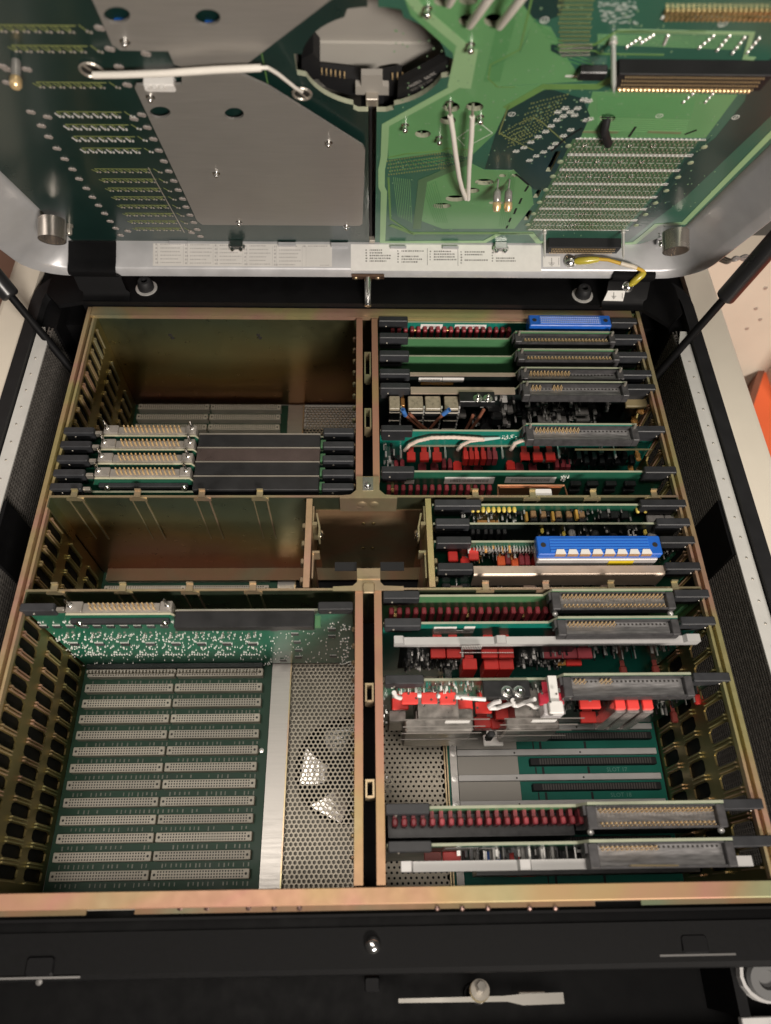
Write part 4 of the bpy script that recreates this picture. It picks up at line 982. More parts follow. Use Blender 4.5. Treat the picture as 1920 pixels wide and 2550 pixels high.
# white jumper leads on the lid
def lead(lab, pts, r, thin=None):
    base = LP(*pts[0]); t = thing('jumper_lead', lab, 'wire', tuple(base), 'white jumper leads on the lid boards')
    mb = MB(); mb.tube([LP(*p) for p in pts], r, 10); part('sleeve', mb, WIRE, t, smooth=True)
    if thin:
        for seg in thin:
            mb = MB(); mb.tube([LP(*p) for p in seg], r*.55, 8); part('bare_end', mb, STEEL if len(seg) < 4 else WIRE, t, smooth=True)
    return t
def q3(px, py, n): u, w = L(px, py, n); return (u, w, n)
lead('long straight white jumper lead lying across the two metal plates', [q3(233,187,8), q3(300,186,9), q3(420,182,11), q3(540,174,12), q3(650,169,11)], 2.0,
     [[q3(648,169,11), q3(666,168,11), q3(690,182,9), q3(735,218,5), q3(752,228,2)]])
lead('left leg of the white V shaped lead pair on the green lid board', [q3(1121,288,8), q3(1128,330,10), q3(1134,380,12), q3(1143,440,12), q3(1150,468,11), q3(1160,495,8)], 1.7, [[q3(1120,256,3), q3(1121,275,6), q3(1121,290,8)]])
lead('right leg of the white V shaped lead pair on the green lid board', [q3(1176,290,8), q3(1174,340,10), q3(1168,420,10), q3(1166,496,8)], 1.7, [[q3(1178,258,2), q3(1177,275,6), q3(1176,292,8)]])
lead('white jumper lead at the top of the lid leaving the hole nearest the round opening', [q3(1170,62,3), q3(1192,32,10), q3(1216,-2,14), q3(1260,-60,16)], 2.3)
lead('white jumper lead at the top of the lid, right of its twin', [q3(1244,64,3), q3(1268,34,10), q3(1296,-2,14), q3(1345,-60,16)], 2.3)
lead('short white jumper lead end at the top edge of the photo', [q3(1118,8,2), q3(1130,-14,8), q3(1150,-50,12)], 2.3)
# ------------------------------------------------------------------ surroundings
oc = thing('orange_cabinet', 'flat orange panel of a cabinet standing right of the tester', 'cabinet', (560, 60, -1100))
A_ = bz(1862, 1050, -260); B_ = bz(1945, 790, -260)
mb = MB(); mb.prism([(A_[0],A_[1]-600),A_,B_,(B_[0]+500,B_[1]),(A_[0]+600,A_[1]-600)], -1099, -260, 'xyz'); part('body', mb, ORANGE, oc)
mb = MB(); mb.ribbon([(A_[0]-5,A_[1]-600),(A_[0]-5,A_[1]),(B_[0]-3,B_[1]+2)], 8, -300, -256); part('edge_trim', mb, BROWN, oc)
rk = thing('beige_rack', 'beige sheet metal rack panel with small rivets behind the right edge of the tester', 'rack', (500, 700, -1100))
mb = MB(); mb.box(356,1100,640,680,-1099,-62); mb.box(560,590,560,640.1,-1099,-90); part('panel', mb, mat('rack_beige', (.56,.49,.40), .5, 0, .03, 20), rk)
mb = MB(); mb.lathe((0,0,0), (0,-1,0), [(2.6,0),(2.2,.8),(1,1.2)], 10); rm_ = mb.mesh('rivet', [STEEL])
for (px, py) in ((1882,768),(1893,795),(1860,818),(1906,717)):
    x, z = by(px, py, 640); place('rivet', rm_, rk, (x, 640, z))
mb = MB()
gc = thing('grey_cable', 'grey cable looped in the gap behind the right gas strut', 'cable', (380, 380, -100))
def smooth_path(p, n=6):
    p = [Vector(q) for q in p]; out = []
    for i in range(len(p)-1):
        a, b, c, d = p[max(i-1,0)], p[i], p[i+1], p[min(i+2,len(p)-1)]
        for k in range(n):
            t = k/n; out.append(.5*((2*b)+(c-a)*t+(2*a-5*b+4*c-d)*t*t+(3*b-a-3*c+d)*t**3))
    return out + [p[-1]]
for k in range(3):
    p = [hit(1790, 648-k*7, 1, 560), hit(1812, 655-k*5, 1, 540), hit(1832, 640+k*4, 1, 530), hit(1856, 648-k*6, 1, 540), hit(1880, 632+k*7, 1, 560), hit(1905, 640+k*5, 1, 580)]
    mb = MB(); mb.tube(smooth_path(p), 1.3, 8); part('strand', mb, GREYCOMP, gc, smooth=True)
# ------------------------------------------------------------------ circuit cards
def pxx(px, py, z=0): return bz(px, py, z)[0]
def new_card(name, label, yc, x0, x1, m, poly=None, th=1.8, zt=-4, group=None):
    t = thing(name, label, 'circuit card', ((x0+x1)/2, yc, FZ+8), group)
    mb = MB(); P = poly or [(x0,FZ+8),(x1,FZ+8),(x1,zt),(x0,zt)]
    mb.prism(P, yc, yc+th, 'xzy', 0, 1); b = part('board', mb, [m, PCBEDGE], t); sub(b); t['yc'] = yc
    return t, b
def lever(t, pa, pb, py, yc, dz=0, lab=None):
    xa, xb = pxx(pa, py, 1), pxx(pb, py, 1)
    mb = MB(); mb.bbox(xa, xb, yc-3.4, yc+3.2, -8.5+dz, 1.2+dz, .7); mb.bbox(xa+1.0, xb-6, yc-2.2, yc+2.4, -15, -8.4, .5)
    l_ = part('extractor_lever', mb, LEV, t); sub(l_)
    mb = MB(); mb.lathe((xa+(7 if xa < 100 and xa > 0 else (xb-xa)-6), yc-3.4, -6), (0,-1,0), [(.9,0),(.8,.5),(.3,.8)], 8); part('rivet', mb, STEEL, l_)
def step_poly(x0, x1, xl, xr, zs, zt=-4): return [(x0,FZ+8),(x1,FZ+8),(x1,zt),(xr,zt),(xr,zs),(xl,zs),(xl-5,zt),(x0,zt)]
def tray(t, yc, xl, xr, back, front, depth=14, zt=5.0, posts=True, screws=False):
    y0 = yc - depth; mb = MB()
    mb.bbox(xl-1, xl+5.5, y0, yc-.1, -4.5, zt, .6); mb.bbox(xr-5.5, xr+.5, y0, yc-.1, -4.5, zt, .6)
    mb.box(xl+5.5, xr-5.5, y0, y0+1.3, -4.5, zt-1.2); mb.box(xl+5.5, xr-5.5, yc-1.2, yc-.1, -4.5, zt-.4)
    mb.box(xl-2.8, xl-1, yc-6, yc-.1, -4.5, zt-1)
    c_ = part('edge_connector', mb, CONN, t); sub(c_)
    mb = MB(); mb.box(xl+5.5, xr-5.5, y0+1.3, yc-1.2, -4.5, zt-5.0); mb.box(xl+6, xr-6, y0+1.35, y0+4.2, zt-5.0, zt-3.6); part('insulator', mb, CONN2, c_)
    n = 25; gold = MB(); hol = MB(); w = xr-xl-14
    def row(y, mask):
        for k in range(n):
            x = xl+7+w*(k+.5)/n
            if mask(k):
                for (dx, dy, r) in ((0,0,.66),(.75,-1.6,.40)):
                    gold.lathe((x+dx,y+dy,zt-5.2), (0,0,1), [(r*1.1,0),(r*1.1,4.9),(r*.6,5.6)], 6)
            else: hol.box(x-.7, x+.7, y-.8, y+.5, zt-5.0, zt-4.8)
    if back: row(yc-2.6, back)
    if front: row(y0+3.4, front)
    if gold.v: part('gold_contact', gold, GOLD, c_, kind='stuff')
    if hol.v: part('empty_contact_hole', hol, DHOLE, c_, kind='stuff')
    if posts:
        for x in (xl+3, xr-2.5):
            mb = MB(); mb.lathe((x,yc-2.2,zt), (0,0,1), [(1.3,0),(1.3,3.4),(.7,5),(.3,5.2)], 8); part('guide_post', mb, STEEL, c_, smooth=True)
    if screws:
        for x in (xl+2, xr-2):
            mb = MB(); mb.lathe((x,y0+.2,-3), (0,-1,.3), [(1.5,0),(2.2,.8),(2.2,2.2),(1.2,3.4),(.3,3.6)], 10); part('jack_screw', mb, TIN, c_, smooth=True)
    return c_
def relays(t, yc, pa, pb, py0, py1, n, m=MAROON, d=6.0, wf=.58, name='relay', skip=()):
    xa, z1 = by(pa, py0, yc-d); xb, _ = by(pb, py0, yc-d); _, z0 = by((pa+pb)/2, py1, yc-d)
    w = (xb-xa)/n; mb = MB(); mb.bbox(-w*wf/2, w*wf/2, -d, 0, -(z1-z0), 0, .8); me = mb.mesh(name, [m])
    for k in range(n):
        if k in skip: continue
        place(name, me, t, (xa+w*(k+.5), yc, z1))
def blockpx(t, name, yc, pa, py0, pb, py1, m, d=6.0, b=.6, zlow=None, label=None):
    # a box standing off the board by d: the photo rectangle spans its top face and its front face
    th = min(d, 9.0); yb_ = yc-d+th
    xa, z1 = by(pa, py0, yb_); xb, _ = by(pb, py0, yb_); _, z0 = by((pa+pb)/2, py1, yc-d)
    z0 = min(z0, z1-3.0) if zlow is None else zlow
    mb = MB(); mb.bbox(xa, xb, yc-d, yb_-.05, z0, z1, b)
    if yb_ < yc-1: mb.box(xa+(xb-xa)*.2, xb-(xb-xa)*.2, yb_-.1, yc, z0+.5, z1-1.5)
    return part(name, mb, m, t, label=label)
def stickerpx(t, name, yc, pa, py0, pb, py1, m, bars=0, par=None):
    xa, z1 = by(pa, py0, yc); xb, _ = by(pb, py0, yc); _, z0 = by((pa+pb)/2, py1, yc)
    mb = MB(); mb.box(xa, xb, yc-.25, yc-.05, z0, z1); s_ = part(name, mb, m, t)
    if bars:
        sub(s_); mb = MB(); x = xa + (xb-xa)*.12
        while x < xb-(xb-xa)*.12:
            k = random.uniform(.3, .9)*bars; mb.box(x, x+k, yc-.3, yc-.25, z0+(z1-z0)*.25, z0+(z1-z0)*.72); x += k + random.uniform(.3,.8)*bars
        part('sticker_print', mb, INK, s_, kind='stuff')
    return s_
def clutter(t, yc, xa, xb, z0, z1, n, mats_, smin=.8, smax=4, d=5, name='small_component'):
    mbs = [MB() for _ in mats_]
    for i in range(n):
        k = random.randrange(len(mats_)); x = random.uniform(xa, xb); z = random.uniform(z0, z1); w = random.uniform(smin, smax); h = random.uniform(smin, smax); dd = random.uniform(.6, d)
        if random.random() < .3: mbs[k].lathe((x,yc-.1,z), (0,-1,0), [(w*.4,0),(w*.4,dd),(w*.25,dd+.3)], 8)
        else: mbs[k].box(x, x+w, yc-dd, yc-.05, z-h, z)
    for m, b in zip(mats_, mbs):
        if b.v: part(name, b, m, t, kind='stuff')
ALL = lambda k: True
RX0, RX1 = 11.2, 257
# ---- back right bay
yc = 481
t, b = new_card('relay_card', 'rearmost right card with a bright blue connector above a row of maroon relays', yc, RX0, RX1, PCBTEAL, zt=-4)
lever(t, 943, 1016, 800, yc); lever(t, 1524, 1590, 812, yc)
relays(t, yc, 970, 1278, 822, 846, 19); stickerpx(t, 'white_sticker', yc, 1048, 807, 1103, 819, WHITE, .5)
s_ = stickerpx(t, 'barcode_sticker', yc, 1133, 808, 1212, 818, WHITE, .8)
for px in (1035, 1118, 1265): blockpx(t, 'brass_pad', yc, px-7, 817, px+8, 823, mat('brass_pad', (.45,.30,.12), .35, .7) if 'brass_pad' not in bpy.data.materials else bpy.data.materials['brass_pad'], 3, .4)
def blue_conn(t, yc, xl, xr, depth, rows, zt, zl, holes):
    y0 = yc - depth; mb = MB(); mb.bbox(xl, xr, y0, yc-.1, zl, zt, .8); c_ = part('blue_connector', mb, BLUE, t); sub(c_)
    mb = MB()
    for r in range(rows): mb.box(xl+10, xr-10, y0+2.0+r*(depth-4)/rows, y0+2.0+(r+.62)*(depth-4)/rows, zt+.02, zt+.6)
    part('contact_rib', mb, BLUELT if holes else mat('blue_rib', (.03,.17,.62), .4), c_, kind='stuff')
    if holes:
        mb = MB()
        for r in range(rows):
            for k in range(30): mb.box(xl+11+k*(xr-xl-22)/30, xl+11.9+k*(xr-xl-22)/30, y0+2.3+r*(depth-4)/rows, y0+1.8+(r+.6)*(depth-4)/rows, zt+.6, zt+.9)
        part('contact_tip', mb, mat('pale_blue_tip', (.55,.62,.86), .4), c_, kind='stuff')
    mb = MB()
    for x in (xl+5, xr-5): mb.lathe((x,(y0+yc)/2,zt), (0,0,1), [(2.2,0),(2.0,.15)], 12)
    part('screw_hole', mb, DHOLE, c_, kind='stuff')
    return c_
blue_conn(t, yc, 153.5, 231.5, 13.5, 4, 7.5, -7, True)
for (yc, lab, pl, pr_, pu, lv, rv, gm, gf) in (
    (460, 'plain light green card second from the back on the right, gold front pins', 1284, 1529, 832, (945,1017,843), (1528,1602,849), None, ALL),
    (438.2, 'plain light green card third from the back on the right, gold front pins', 1291, 1539, 876, (945,1019,884), (1536,1614,892), None, ALL)):
    xl, xr = pxx(pl, pu, 5), pxx(pr_, pu, 5)
    t, b = new_card('plain_card', lab, yc, RX0, RX1, PCBLT, step_poly(RX0, RX1, xl, xr, 6))
    lever(t, *lv, yc); lever(t, *rv, yc); tray(t, yc, xl, xr, gm, gf, depth=10.5)
yc = 416.2; xl, xr = pxx(1298,918,5), pxx(1549,918,5)
t, b = new_card('dark_card', 'dark card with a long white sticker, fourth from the back on the right', yc, RX0, RX1, PCBBLK, step_poly(RX0, RX1, xl, xr, 6))
lever(t, 946, 1021, 932, yc); lever(t, 1549, 1625, 935, yc); tray(t, yc, xl, xr, lambda k: k < 12, None, depth=11)
stickerpx(t, 'white_sticker', yc, 1043, 940, 1102, 951, WHITE, .7); stickerpx(t, 'white_sticker', yc, 1103, 940, 1156, 951, WHITE)
stickerpx(t, 'tan_sticker', yc, 1048, 952.5, 1129, 958, TAN, .9)
mb = MB(); mb.box(RX0+28, xl-4, yc-1.6, yc+2.0, -4.0, -2.6); part('edge_stiffener', mb, BEIGEPLATE, t)
yc = 399.8; xl, xr = pxx(1304,964,5), pxx(1563,964,5)
t, b = new_card('power_card', 'card with beige capped modules, brown wires with blue sleeves and a two screw block', yc, RX0, RX1, PCBBLK, step_poly(RX0, RX1, xl, xr, 6))
lever(t, 947, 1022, 973, yc); lever(t, 1562, 1637, 979, yc); tray(t, yc, xl, xr, lambda k: k < 3 or 6 <= k < 9, None, depth=13.5)
mb = MB(); mb.box(RX0+28, xl-6, yc-5.2, yc+2.0, -5, -3.4); part('top_plate', mb, BEIGEPLATE, t)
MODT = mat('translucent_beige', (.27,.235,.17), .3, 0, .2, 300); 
for (a, c) in ((972,997),(1020,1056),(1064,1101),(1113,1146)):
    x0_, z1_ = by(a, 992, yc-20); x1_, _ = by(c, 992, yc-20)
    mb = MB(); mb.bbox(x0_, x1_, yc-20, yc-.2, -66, -9, .5); m_ = part('module', mb, DARKCOMP, t); sub(m_)
    mb = MB(); mb.bbox(x0_-.4, x1_+.4, yc-20.5, yc-6, -9.2, -6.2, .6); part('module_cap', mb, MODT, m_)
    for z in (-12, -24, -37, -50):
        mb = MB(); mb.box(x0_-.3, x1_+.3, yc-20.6, yc-19.6, z-1.2, z); part('module_seam', mb, BEIGE, m_)
    mb = MB()
    for k in range(9): mb.box(x1_+.8, x1_+2.2, yc-18-.6*(k%2), yc-16, -10-k*5, -8-k*5)
    part('terminal_row', mb, TIN, m_, kind='stuff')
for px in (1001, 1119): blockpx(t, 'copper_terminal', yc, px-4, 990, px+7, 1018, mat('copper_terminal', (.36,.18,.06), .35, .6) if 'copper_terminal' not in bpy.data.materials else bpy.data.materials['copper_terminal'], 13, .6)
x0_, x1_ = pxx(1143,985,-2), pxx(1232,985,-2)
mb = MB(); mb.bbox(x0_, x1_, yc-16, yc-4.5, -9, -1.5, .5); blk = part('terminal_block', mb, DARKCOMP, t); sub(blk)
for px in (1190, 1215):
    x, y = bz(px, 992, -1); mb = MB(); mb.lathe((x,y,-1.6), (0,0,1), [(4.3,0),(4.3,.6),(3.0,.7),(3.0,2.2),(1.8,2.3),(1.6,5.0),(.8,5.6)], 14); part('terminal_screw', mb, CHROME, blk, smooth=True)
for i, pts in enumerate(([(1003,1020),(1008,1032),(1025,1048),(1050,1068),(1062,1076)], [(1020,1030),(1040,1052),(1058,1066),(1068,1076)], [(1119,1020),(1106,1030),(1090,1045),(1076,1062),(1066,1076)], [(1178,1034),(1170,1052),(1160,1070)], [(1205,1020),(1190,1045),(1172,1070)])):
    q = []
    for (a, c) in pts: x, z = by(a, c, yc-23); q.append((x, yc-23, z))
    mb = MB(); mb.tube(q, 1.5, 8); w_ = part('brown_wire', mb, BROWN, t, smooth=True)
    if i in (0, 2):
        sub(w_); mb = MB(); mb.tube([Vector(q[0]).lerp(Vector(q[1]), f) for f in (.0,.5,1.2)], 2.1, 10); part('blue_sleeve', mb, mat('blue_sleeve', (.05,.16,.45), .5) if 'blue_sleeve' not in bpy.data.materials else bpy.data.materials['blue_sleeve'], w_, smooth=True)
for (a, b0, c, d) in ((1338,1033,1371,1054),(1376,1035,1410,1054),(1431,1012,1464,1024),(1433,1028,1467,1041)): blockpx(t, 'grey_chip', yc, a, b0, c, d, GREYCOMP, 9, .6)
blockpx(t, 'can', yc, 1195, 1050, 1226, 1072, DARKCOMP, 16, 2.0); blockpx(t, 'can', yc, 1222, 1022, 1252, 1060, DARKCOMP, 16, 2.0); blockpx(t, 'chip', yc, 1140, 1018, 1160, 1038, GREYCOMP, 12)
blockpx(t, 'tan_capacitor', yc, 1586, 1008, 1603, 1024, TAN, 12, 1.5); blockpx(t, 'tan_capacitor', yc, 1572, 1040, 1588, 1056, TAN, 12, 1.5); blockpx(t, 'tan_plate', yc, 1555, 992, 1610, 1012, mat('dull_tan', (.24,.19,.10), .5), 10)
clutter(t, yc, 100, 225, -60, -12, 150, [DARKCOMP, GREYCOMP, DARKCOMP, TIN], .8, 5, 9)
clutter(t, yc, 150, 200, -55, -14, 26, [TIN, GREYCOMP], .8, 2, 10)
yc = 353; xl, xr = pxx(1311,1063,5), pxx(1586,1063,5)
t, b = new_card('coax_card', 'bright teal card carrying braided white coax leads and bright red relays', yc, RX0, RX1, PCBTEAL, step_poly(RX0, RX1, xl, xr, 6))
lever(t, 949, 1028, 1078, yc); lever(t, 1578, 1660, 1081, yc); tray(t, yc, xl, xr, lambda k: k < 12, None, depth=15)
mb = MB(); mb.box(RX0+24, xl-3, yc-1.2, yc-.1, -26.4, -24.6); part('board_lip', mb, PCBEDGE, t)
for i, pts in enumerate(([(1008,1122),(1020,1108),(1040,1098),(1075,1090),(1130,1089),(1180,1092),(1206,1094)], [(1140,1120),(1150,1108),(1170,1098),(1195,1095),(1208,1095)], [(1272,1120),(1282,1104),(1300,1097),(1312,1095)])):
    q = []
    for (a, c) in pts: x, z = by(a, c, yc-5); q.append((x, yc-5, z))
    fine = []
    for j in range(len(q)-1):
        for k in range(8): fine.append(Vector(q[j]).lerp(Vector(q[j+1]), k/8))
    mb = MB(); mb.tube(fine, [1.55 if k % 2 else 1.85 for k in range(len(fine))], 8); w_ = part('coax_lead', mb, mat('braided_pink_white', (.62,.50,.43), .6, 0, .1, 400) if 'braided_pink_white' not in bpy.data.materials else bpy.data.materials['braided_pink_white'], t, smooth=True)
x0_, z0_ = by(1206,1094,yc-4); mb = MB(); mb.tube([(x0_-2,yc-4,z0_),(x0_+14,yc-3,z0_+.8)], [2.0,1.0], 8); part('clear_sleeve', mb, mat('clear_sleeve', (.45,.55,.52), .2, 0), t, smooth=True)
mb = MB()
for k in range(26): x, z = by(1245+random.uniform(0,40), 1082+random.uniform(0,12), yc); mb.box(x, x+random.uniform(.5,1.8), yc-.4, yc-.05, z-.5, z)
part('silk_mark', mb, SILK, t, kind='stuff')
c3 = lambda x: 930 + x*.2521
c4_ = lambda x: 1300 + x*.2521
for (a, c) in ((330,415),(458,545),(582,672),(1450,1540)): blockpx(t, 'relay', yc, c3(a), 1000+495*.2521, c3(c), 1000+600*.2521, RED, 16, .5)
for (a, c) in ((-15,72),(105,200),(230,325)): blockpx(t, 'relay', yc, c4_(a), 1000+495*.2521, c4_(c), 1000+600*.2521, RED, 16, .5)
for (a, c) in ((885,935),(945,990),(997,1040),(1060,1110),(1120,1165),(1175,1222)): blockpx(t, 'relay', yc, c3(a), 1000+485*.2521, c3(c), 1000+630*.2521, MAROON if a > 1100 else RED, 15, .4)
for (a, c, e) in ((205,245,575),(262,305,575),(440,520,612),(562,640,612),(675,715,570),(735,775,570),(785,870,595),(890,965,640),(990,1080,640),(1310,1395,590),(1400,1480,612),(1530,1610,612)): blockpx(t, 'relay', yc, c3(a), 1000+e*.2521, c3(c), 1000+700*.2521, RED if a in (785,1310) else MAROON, 11, .4)
for (a, c) in ((320,360),(375,420),(425,470)): blockpx(t, 'relay', yc, c4_(a), 1000+565*.2521, c4_(c), 1000+680*.2521, MAROON, 11, .4)
for k in range(8): blockpx(t, 'chip', yc, 1434+k*19, 1122+(k%2)*10, 1447+k*19, 1160, DARKCOMP, 8+random.uniform(0,4))
mb = MB(); x0_, z0_ = by(1432, 1118, yc-13); mb.box(x0_, x0_+68, yc-13.5, yc-12.5, z0_-1.5, z0_); part('bus_bar', mb, mat('olive_bar', (.13,.12,.06), .5), t)
for px in (1070, 1109, 1251, 1391, 1531, 998): blockpx(t, 'solder_post', yc, px-2.5, 1118, px+2.5, 1128, TIN, 14, .6)
for (px, py) in ((1588,1130),(1570,1160)): blockpx(t, 'tan_capacitor', yc, px-6, py-6, px+6, py+8, TAN, 12, 1.2)
clutter(t, yc, 150, 230, -60, -26, 60, [DARKCOMP, DARKCOMP, GREYCOMP], 1, 4, 10); clutter(t, yc, 14, 30, -60, -22, 20, [DARKCOMP, TIN], .8, 3, 8)
yc = 310.6
t, b = new_card('labelled_card', 'teal card with two long paper labels just behind the rear gold cross plate', yc, RX0, RX1, PCB)
lever(t, 950, 1032, 1173, yc); lever(t, 1607, 1687, 1177, yc)
stickerpx(t, 'paper_label', yc, 1108, 1188, 1233, 1204, WHITE, .6); stickerpx(t, 'paper_label', yc, 1260, 1188, 1386, 1202, WHITE, .5); stickerpx(t, 'paper_label', yc, 1008, 1195, 1032, 1204, WHITE)
relays(t, yc, 960, 1230, 1220, 1245, 15); blockpx(t, 'brass_pad', yc, 972, 1214, 985, 1221, bpy.data.materials['brass_pad'], 4, .4); blockpx(t, 'brass_pad', yc, 1166, 1214, 1180, 1221, bpy.data.materials['brass_pad'], 4, .4)
for (a, c) in ((1420,1447),(1461,1490),(1507,1535),(1555,1583)): blockpx(t, 'chip', yc, a, 1196, c, 1206, DARKCOMP, 5); blockpx(t, 'chip', yc, a-4, 1210, c-4, 1228, DARKCOMP, 5)
clutter(t, yc, 165, 172, -16, -8, 22, [TIN, SILK], .5, 1.2, 2)
# copper wire frame with a white plug in front of this card
mb = MB(); x0_, y0_ = bz(1239,1209,-3); x1_, _ = bz(1405,1208,-3)
mb.tube([(x0_-.6,Y1+1,-2),(x0_,y0_,-3),(x1_,y0_,-3),(x1_+1,Y1+1,-2)], 1.1, 8); wf = thing('copper_frame', 'thin copper wire frame hooked over the rear gold cross plate', 'wire frame', ((x0_+x1_)/2, Y1+1, -3)); part('wire', mb, mat('copper', (.62,.30,.17), .3, .9, .1, 60), wf, smooth=True)
mb = MB(); mb.box(x0_+2, x1_-2, y0_-1.2, y0_-.4, -18, -4); part('copper_sheet', mb, mat('copper_dull', (.34,.17,.09), .4, .7, .1, 60), wf)
mb = MB(); x0_, _ = bz(1328,1232,-2); x1_, _ = bz(1375,1232,-2); mb.bbox(x0_, x1_, Y1+2, Y1+9, -12, -1.5, .6); part('white_plug', mb, WHITE, wf)
# ---- middle right bay
MX0 = 53
yc = 278
t, b = new_card('lamp_card', 'green card with a row of small yellow lamps in the middle right bay', yc, MX0, RX1, PCB)
lever(t, 1082, 1199, 1255, yc); lever(t, 1596, 1710, 1256, yc)
z5 = lambda a, c: (1050+a*.2161, 1230+c*.2161); z6 = lambda a, c: (1370+a*.2521, 1230+c*.2521)
for (px, py) in [z5(590+k*60,195) for k in range(9)] + [z6(865,175), z6(940,175)]:
    x, z = by(px, py, yc-3); mb = MB(); mb.lathe((x,yc,z), (0,-1,0), [(1.5,0),(1.7,1),(1.7,3),(1.1,4.2),(.3,4.6)], 10); part('yellow_lamp', mb, YEL, t, smooth=True)
for (a, c) in (z5(1205,200), z5(1510,195), z6(258,150)): blockpx(t, 'tan_strip', yc, a-3.5, c, a+3.5, c+30, mat('mustard', (.52,.30,.06), .45, 0, .1, 60) if 'mustard' not in bpy.data.materials else bpy.data.materials['mustard'], 10, .5)
for (a, c) in (z5(1285,205), z5(1400,210), z5(1575,210), z6(85,185), z6(185,180), z6(310,180)): blockpx(t, 'trimmer', yc, a-9, c, a+9, c+26, DARKCOMP, 9, .8); blockpx(t, 'trimmer_top', yc, a-7, c-4, a+7, c+1, mat('trimmer_copper', (.45,.27,.14), .4, .4) if 'trimmer_copper' not in bpy.data.materials else bpy.data.materials['trimmer_copper'], 6, .6)
pa, pb = z5(640,295), z5(895,345); blockpx(t, 'tan_network', yc, pa[0], pa[1], pb[0], pb[1], TAN, 8)
for a in (490, 592, 695): p, q = z6(a,165), z6(a+75,200); blockpx(t, 'chip', yc, p[0], p[1], q[0], q[1], DARKCOMP, 7)
for (a, c) in ((950,1122),(1130,1225)): p, q = z6(a,195), z6(c,228); blockpx(t, 'grey_relay', yc, p[0], p[1], q[0], q[1], GREYCOMP, 8, 1)
clutter(t, yc, 78, 130, -30, -9, 60, [TIN, DARKCOMP, SILK], .5, 1.8, 5); clutter(t, yc, 130, 225, -26, -9, 60, [TIN, DARKCOMP, GREYCOMP], .5, 2.2, 4)
yc = 260.3
t, b = new_card('component_card', 'sparse dark card right behind the blue connector with white tabs', yc, MX0, RX1, PCBBLK)
lever(t, 1085, 1170, 1301, yc); lever(t, 1636, 1720, 1303, yc)
for (a, c) in (z5(1390,405), z5(1640,440), z6(940,360)): blockpx(t, 'yellow_lamp', yc, a-4, c-5, a+4, c+8, YEL, 5, 1.2)
for k, a in enumerate((590,650,740,800,885,955)): p = z5(a,400); blockpx(t, 'chip', yc, p[0]-5, p[1], p[0]+5, p[1]+26, DARKCOMP, 5)
for (a, c, d, e, m) in ((185,340,250,435,GREYCOMP),(400,345,485,430,DARKCOMP),(585,375,670,430,DARKCOMP),(770,340,800,395,TIN),(815,345,850,395,TIN),(965,375,1050,430,GREYCOMP)): p, q = z6(a,c), z6(d,e); blockpx(t, 'capacitor', yc, p[0], p[1], q[0], q[1], m, 7, 1.6)
clutter(t, yc, 140, 225, -30, -8, 40, [DARKCOMP, GREYCOMP], .6, 2.5, 4)
yc = 243.9
t, b = new_card('blue_connector_card', 'card with a large blue connector with white tabs and red relays left of it', yc, MX0, RX1, PCB)
lever(t, 1087, 1174, 1346, yc); lever(t, 1645, 1733, 1352, yc)
xl, xr = pxx(1338,1362,8), pxx(1648,1362,8)
bc = blue_conn(t, yc, xl, xr, 16.5, 5, 8, 1.5, False)
mb = MB(); mb.bbox(xl+1, xr-2, yc-18, yc-.3, -9, 1.4, .6); part('silver_skirt', mb, mat('silver_skirt', (.52,.49,.48), .4, .3, .06, 60), bc)
for k in range(8):
    x = xl+13.5+k*(xr-xl-21)/8; mb = MB(); mb.prism([(x,yc-16.4),(x+8.2,yc-16.4),(x+7.0,yc-12.6),(x+1.4,yc-12.6)], 8.1, 9.0); part('white_tab', mb, WHITE, bc)
    mb = MB(); mb.box(x, x+8.2, yc-16.9, yc-16.5, 4.6, 8.2); part('copper_tab', mb, bpy.data.materials['trimmer_copper'], bc)
x = xl+58; mb = MB(); mb.box(x, x+20, yc-18.4, yc-18.05, -8, -1); part('yellow_tape', mb, mat('yellow_tape', (.62,.46,.02), .5), bc)
for (a, c, d, e, m) in ((303,655,415,765,RED),(537,640,655,745,REDLT),(445,735,555,800,RED),(867,705,960,835,ORNG),(1028,730,1113,840,ORNG),(962,690,1022,800,MAROON),(1118,700,1180,810,MAROON),(1186,700,1245,815,MAROON)):
    p, q = z5(a,c), z5(d,e); blockpx(t, 'relay', yc, p[0], p[1], q[0], q[1], m, 11, .8)
relays(t, yc, 1330, 1560, 1400, 1425, 9, RED, 9, .8)
mb = MB()
for k in range(19): x, z = by(1187+k*7.6, 1358+random.uniform(0,2), yc); mb.tube([(x,yc,z),(x,yc-3,z+1.2),(x,yc-3.6,z-2.5)], .45, 5); mb.tube([(x+1.4,yc,z-3),(x+1.4,yc-3.6,z-4),(x+1.4,yc-3.8,z-6)], .4, 5)
part('solder_tail', mb, TIN, t, kind='stuff')
clutter(t, yc, 80, 120, -30, -9, 90, [DARKCOMP, TIN, GREYCOMP, TAN], .5, 2, 6); clutter(t, yc, 228, 250, -30, -8, 50, [DARKCOMP, GREYCOMP], .6, 2, 5)
yc = 220.7
t, b = new_card('shielded_card', 'card covered by a warm beige shield plate just behind the front gold cross plate', yc, MX0, RX1, PCB)
lever(t, 1090, 1179, 1412, yc); lever(t, 1660, 1748, 1420, yc)
xa, xb = pxx(1180,1422,-3), pxx(1655,1418,-3)
mb = MB(); mb.prism([(yc+2,-3),(yc-4.5,-3),(yc-5.6,-4.2),(yc-5.6,-24),(yc-4.4,-24),(yc-4.4,-4.6),(yc+2,-4.6)], xa, xb, 'yzx'); part('shield_plate', mb, BEIGEPLATE, t)
mb = MB(); mb.box(MX0+8, RX1-14, yc-11.5, yc-9.8, -22, -18)
for x in (70, 128, 190): mb.bbox(x-5, x+5, yc-12.5, yc-9, -24, -15, .6)
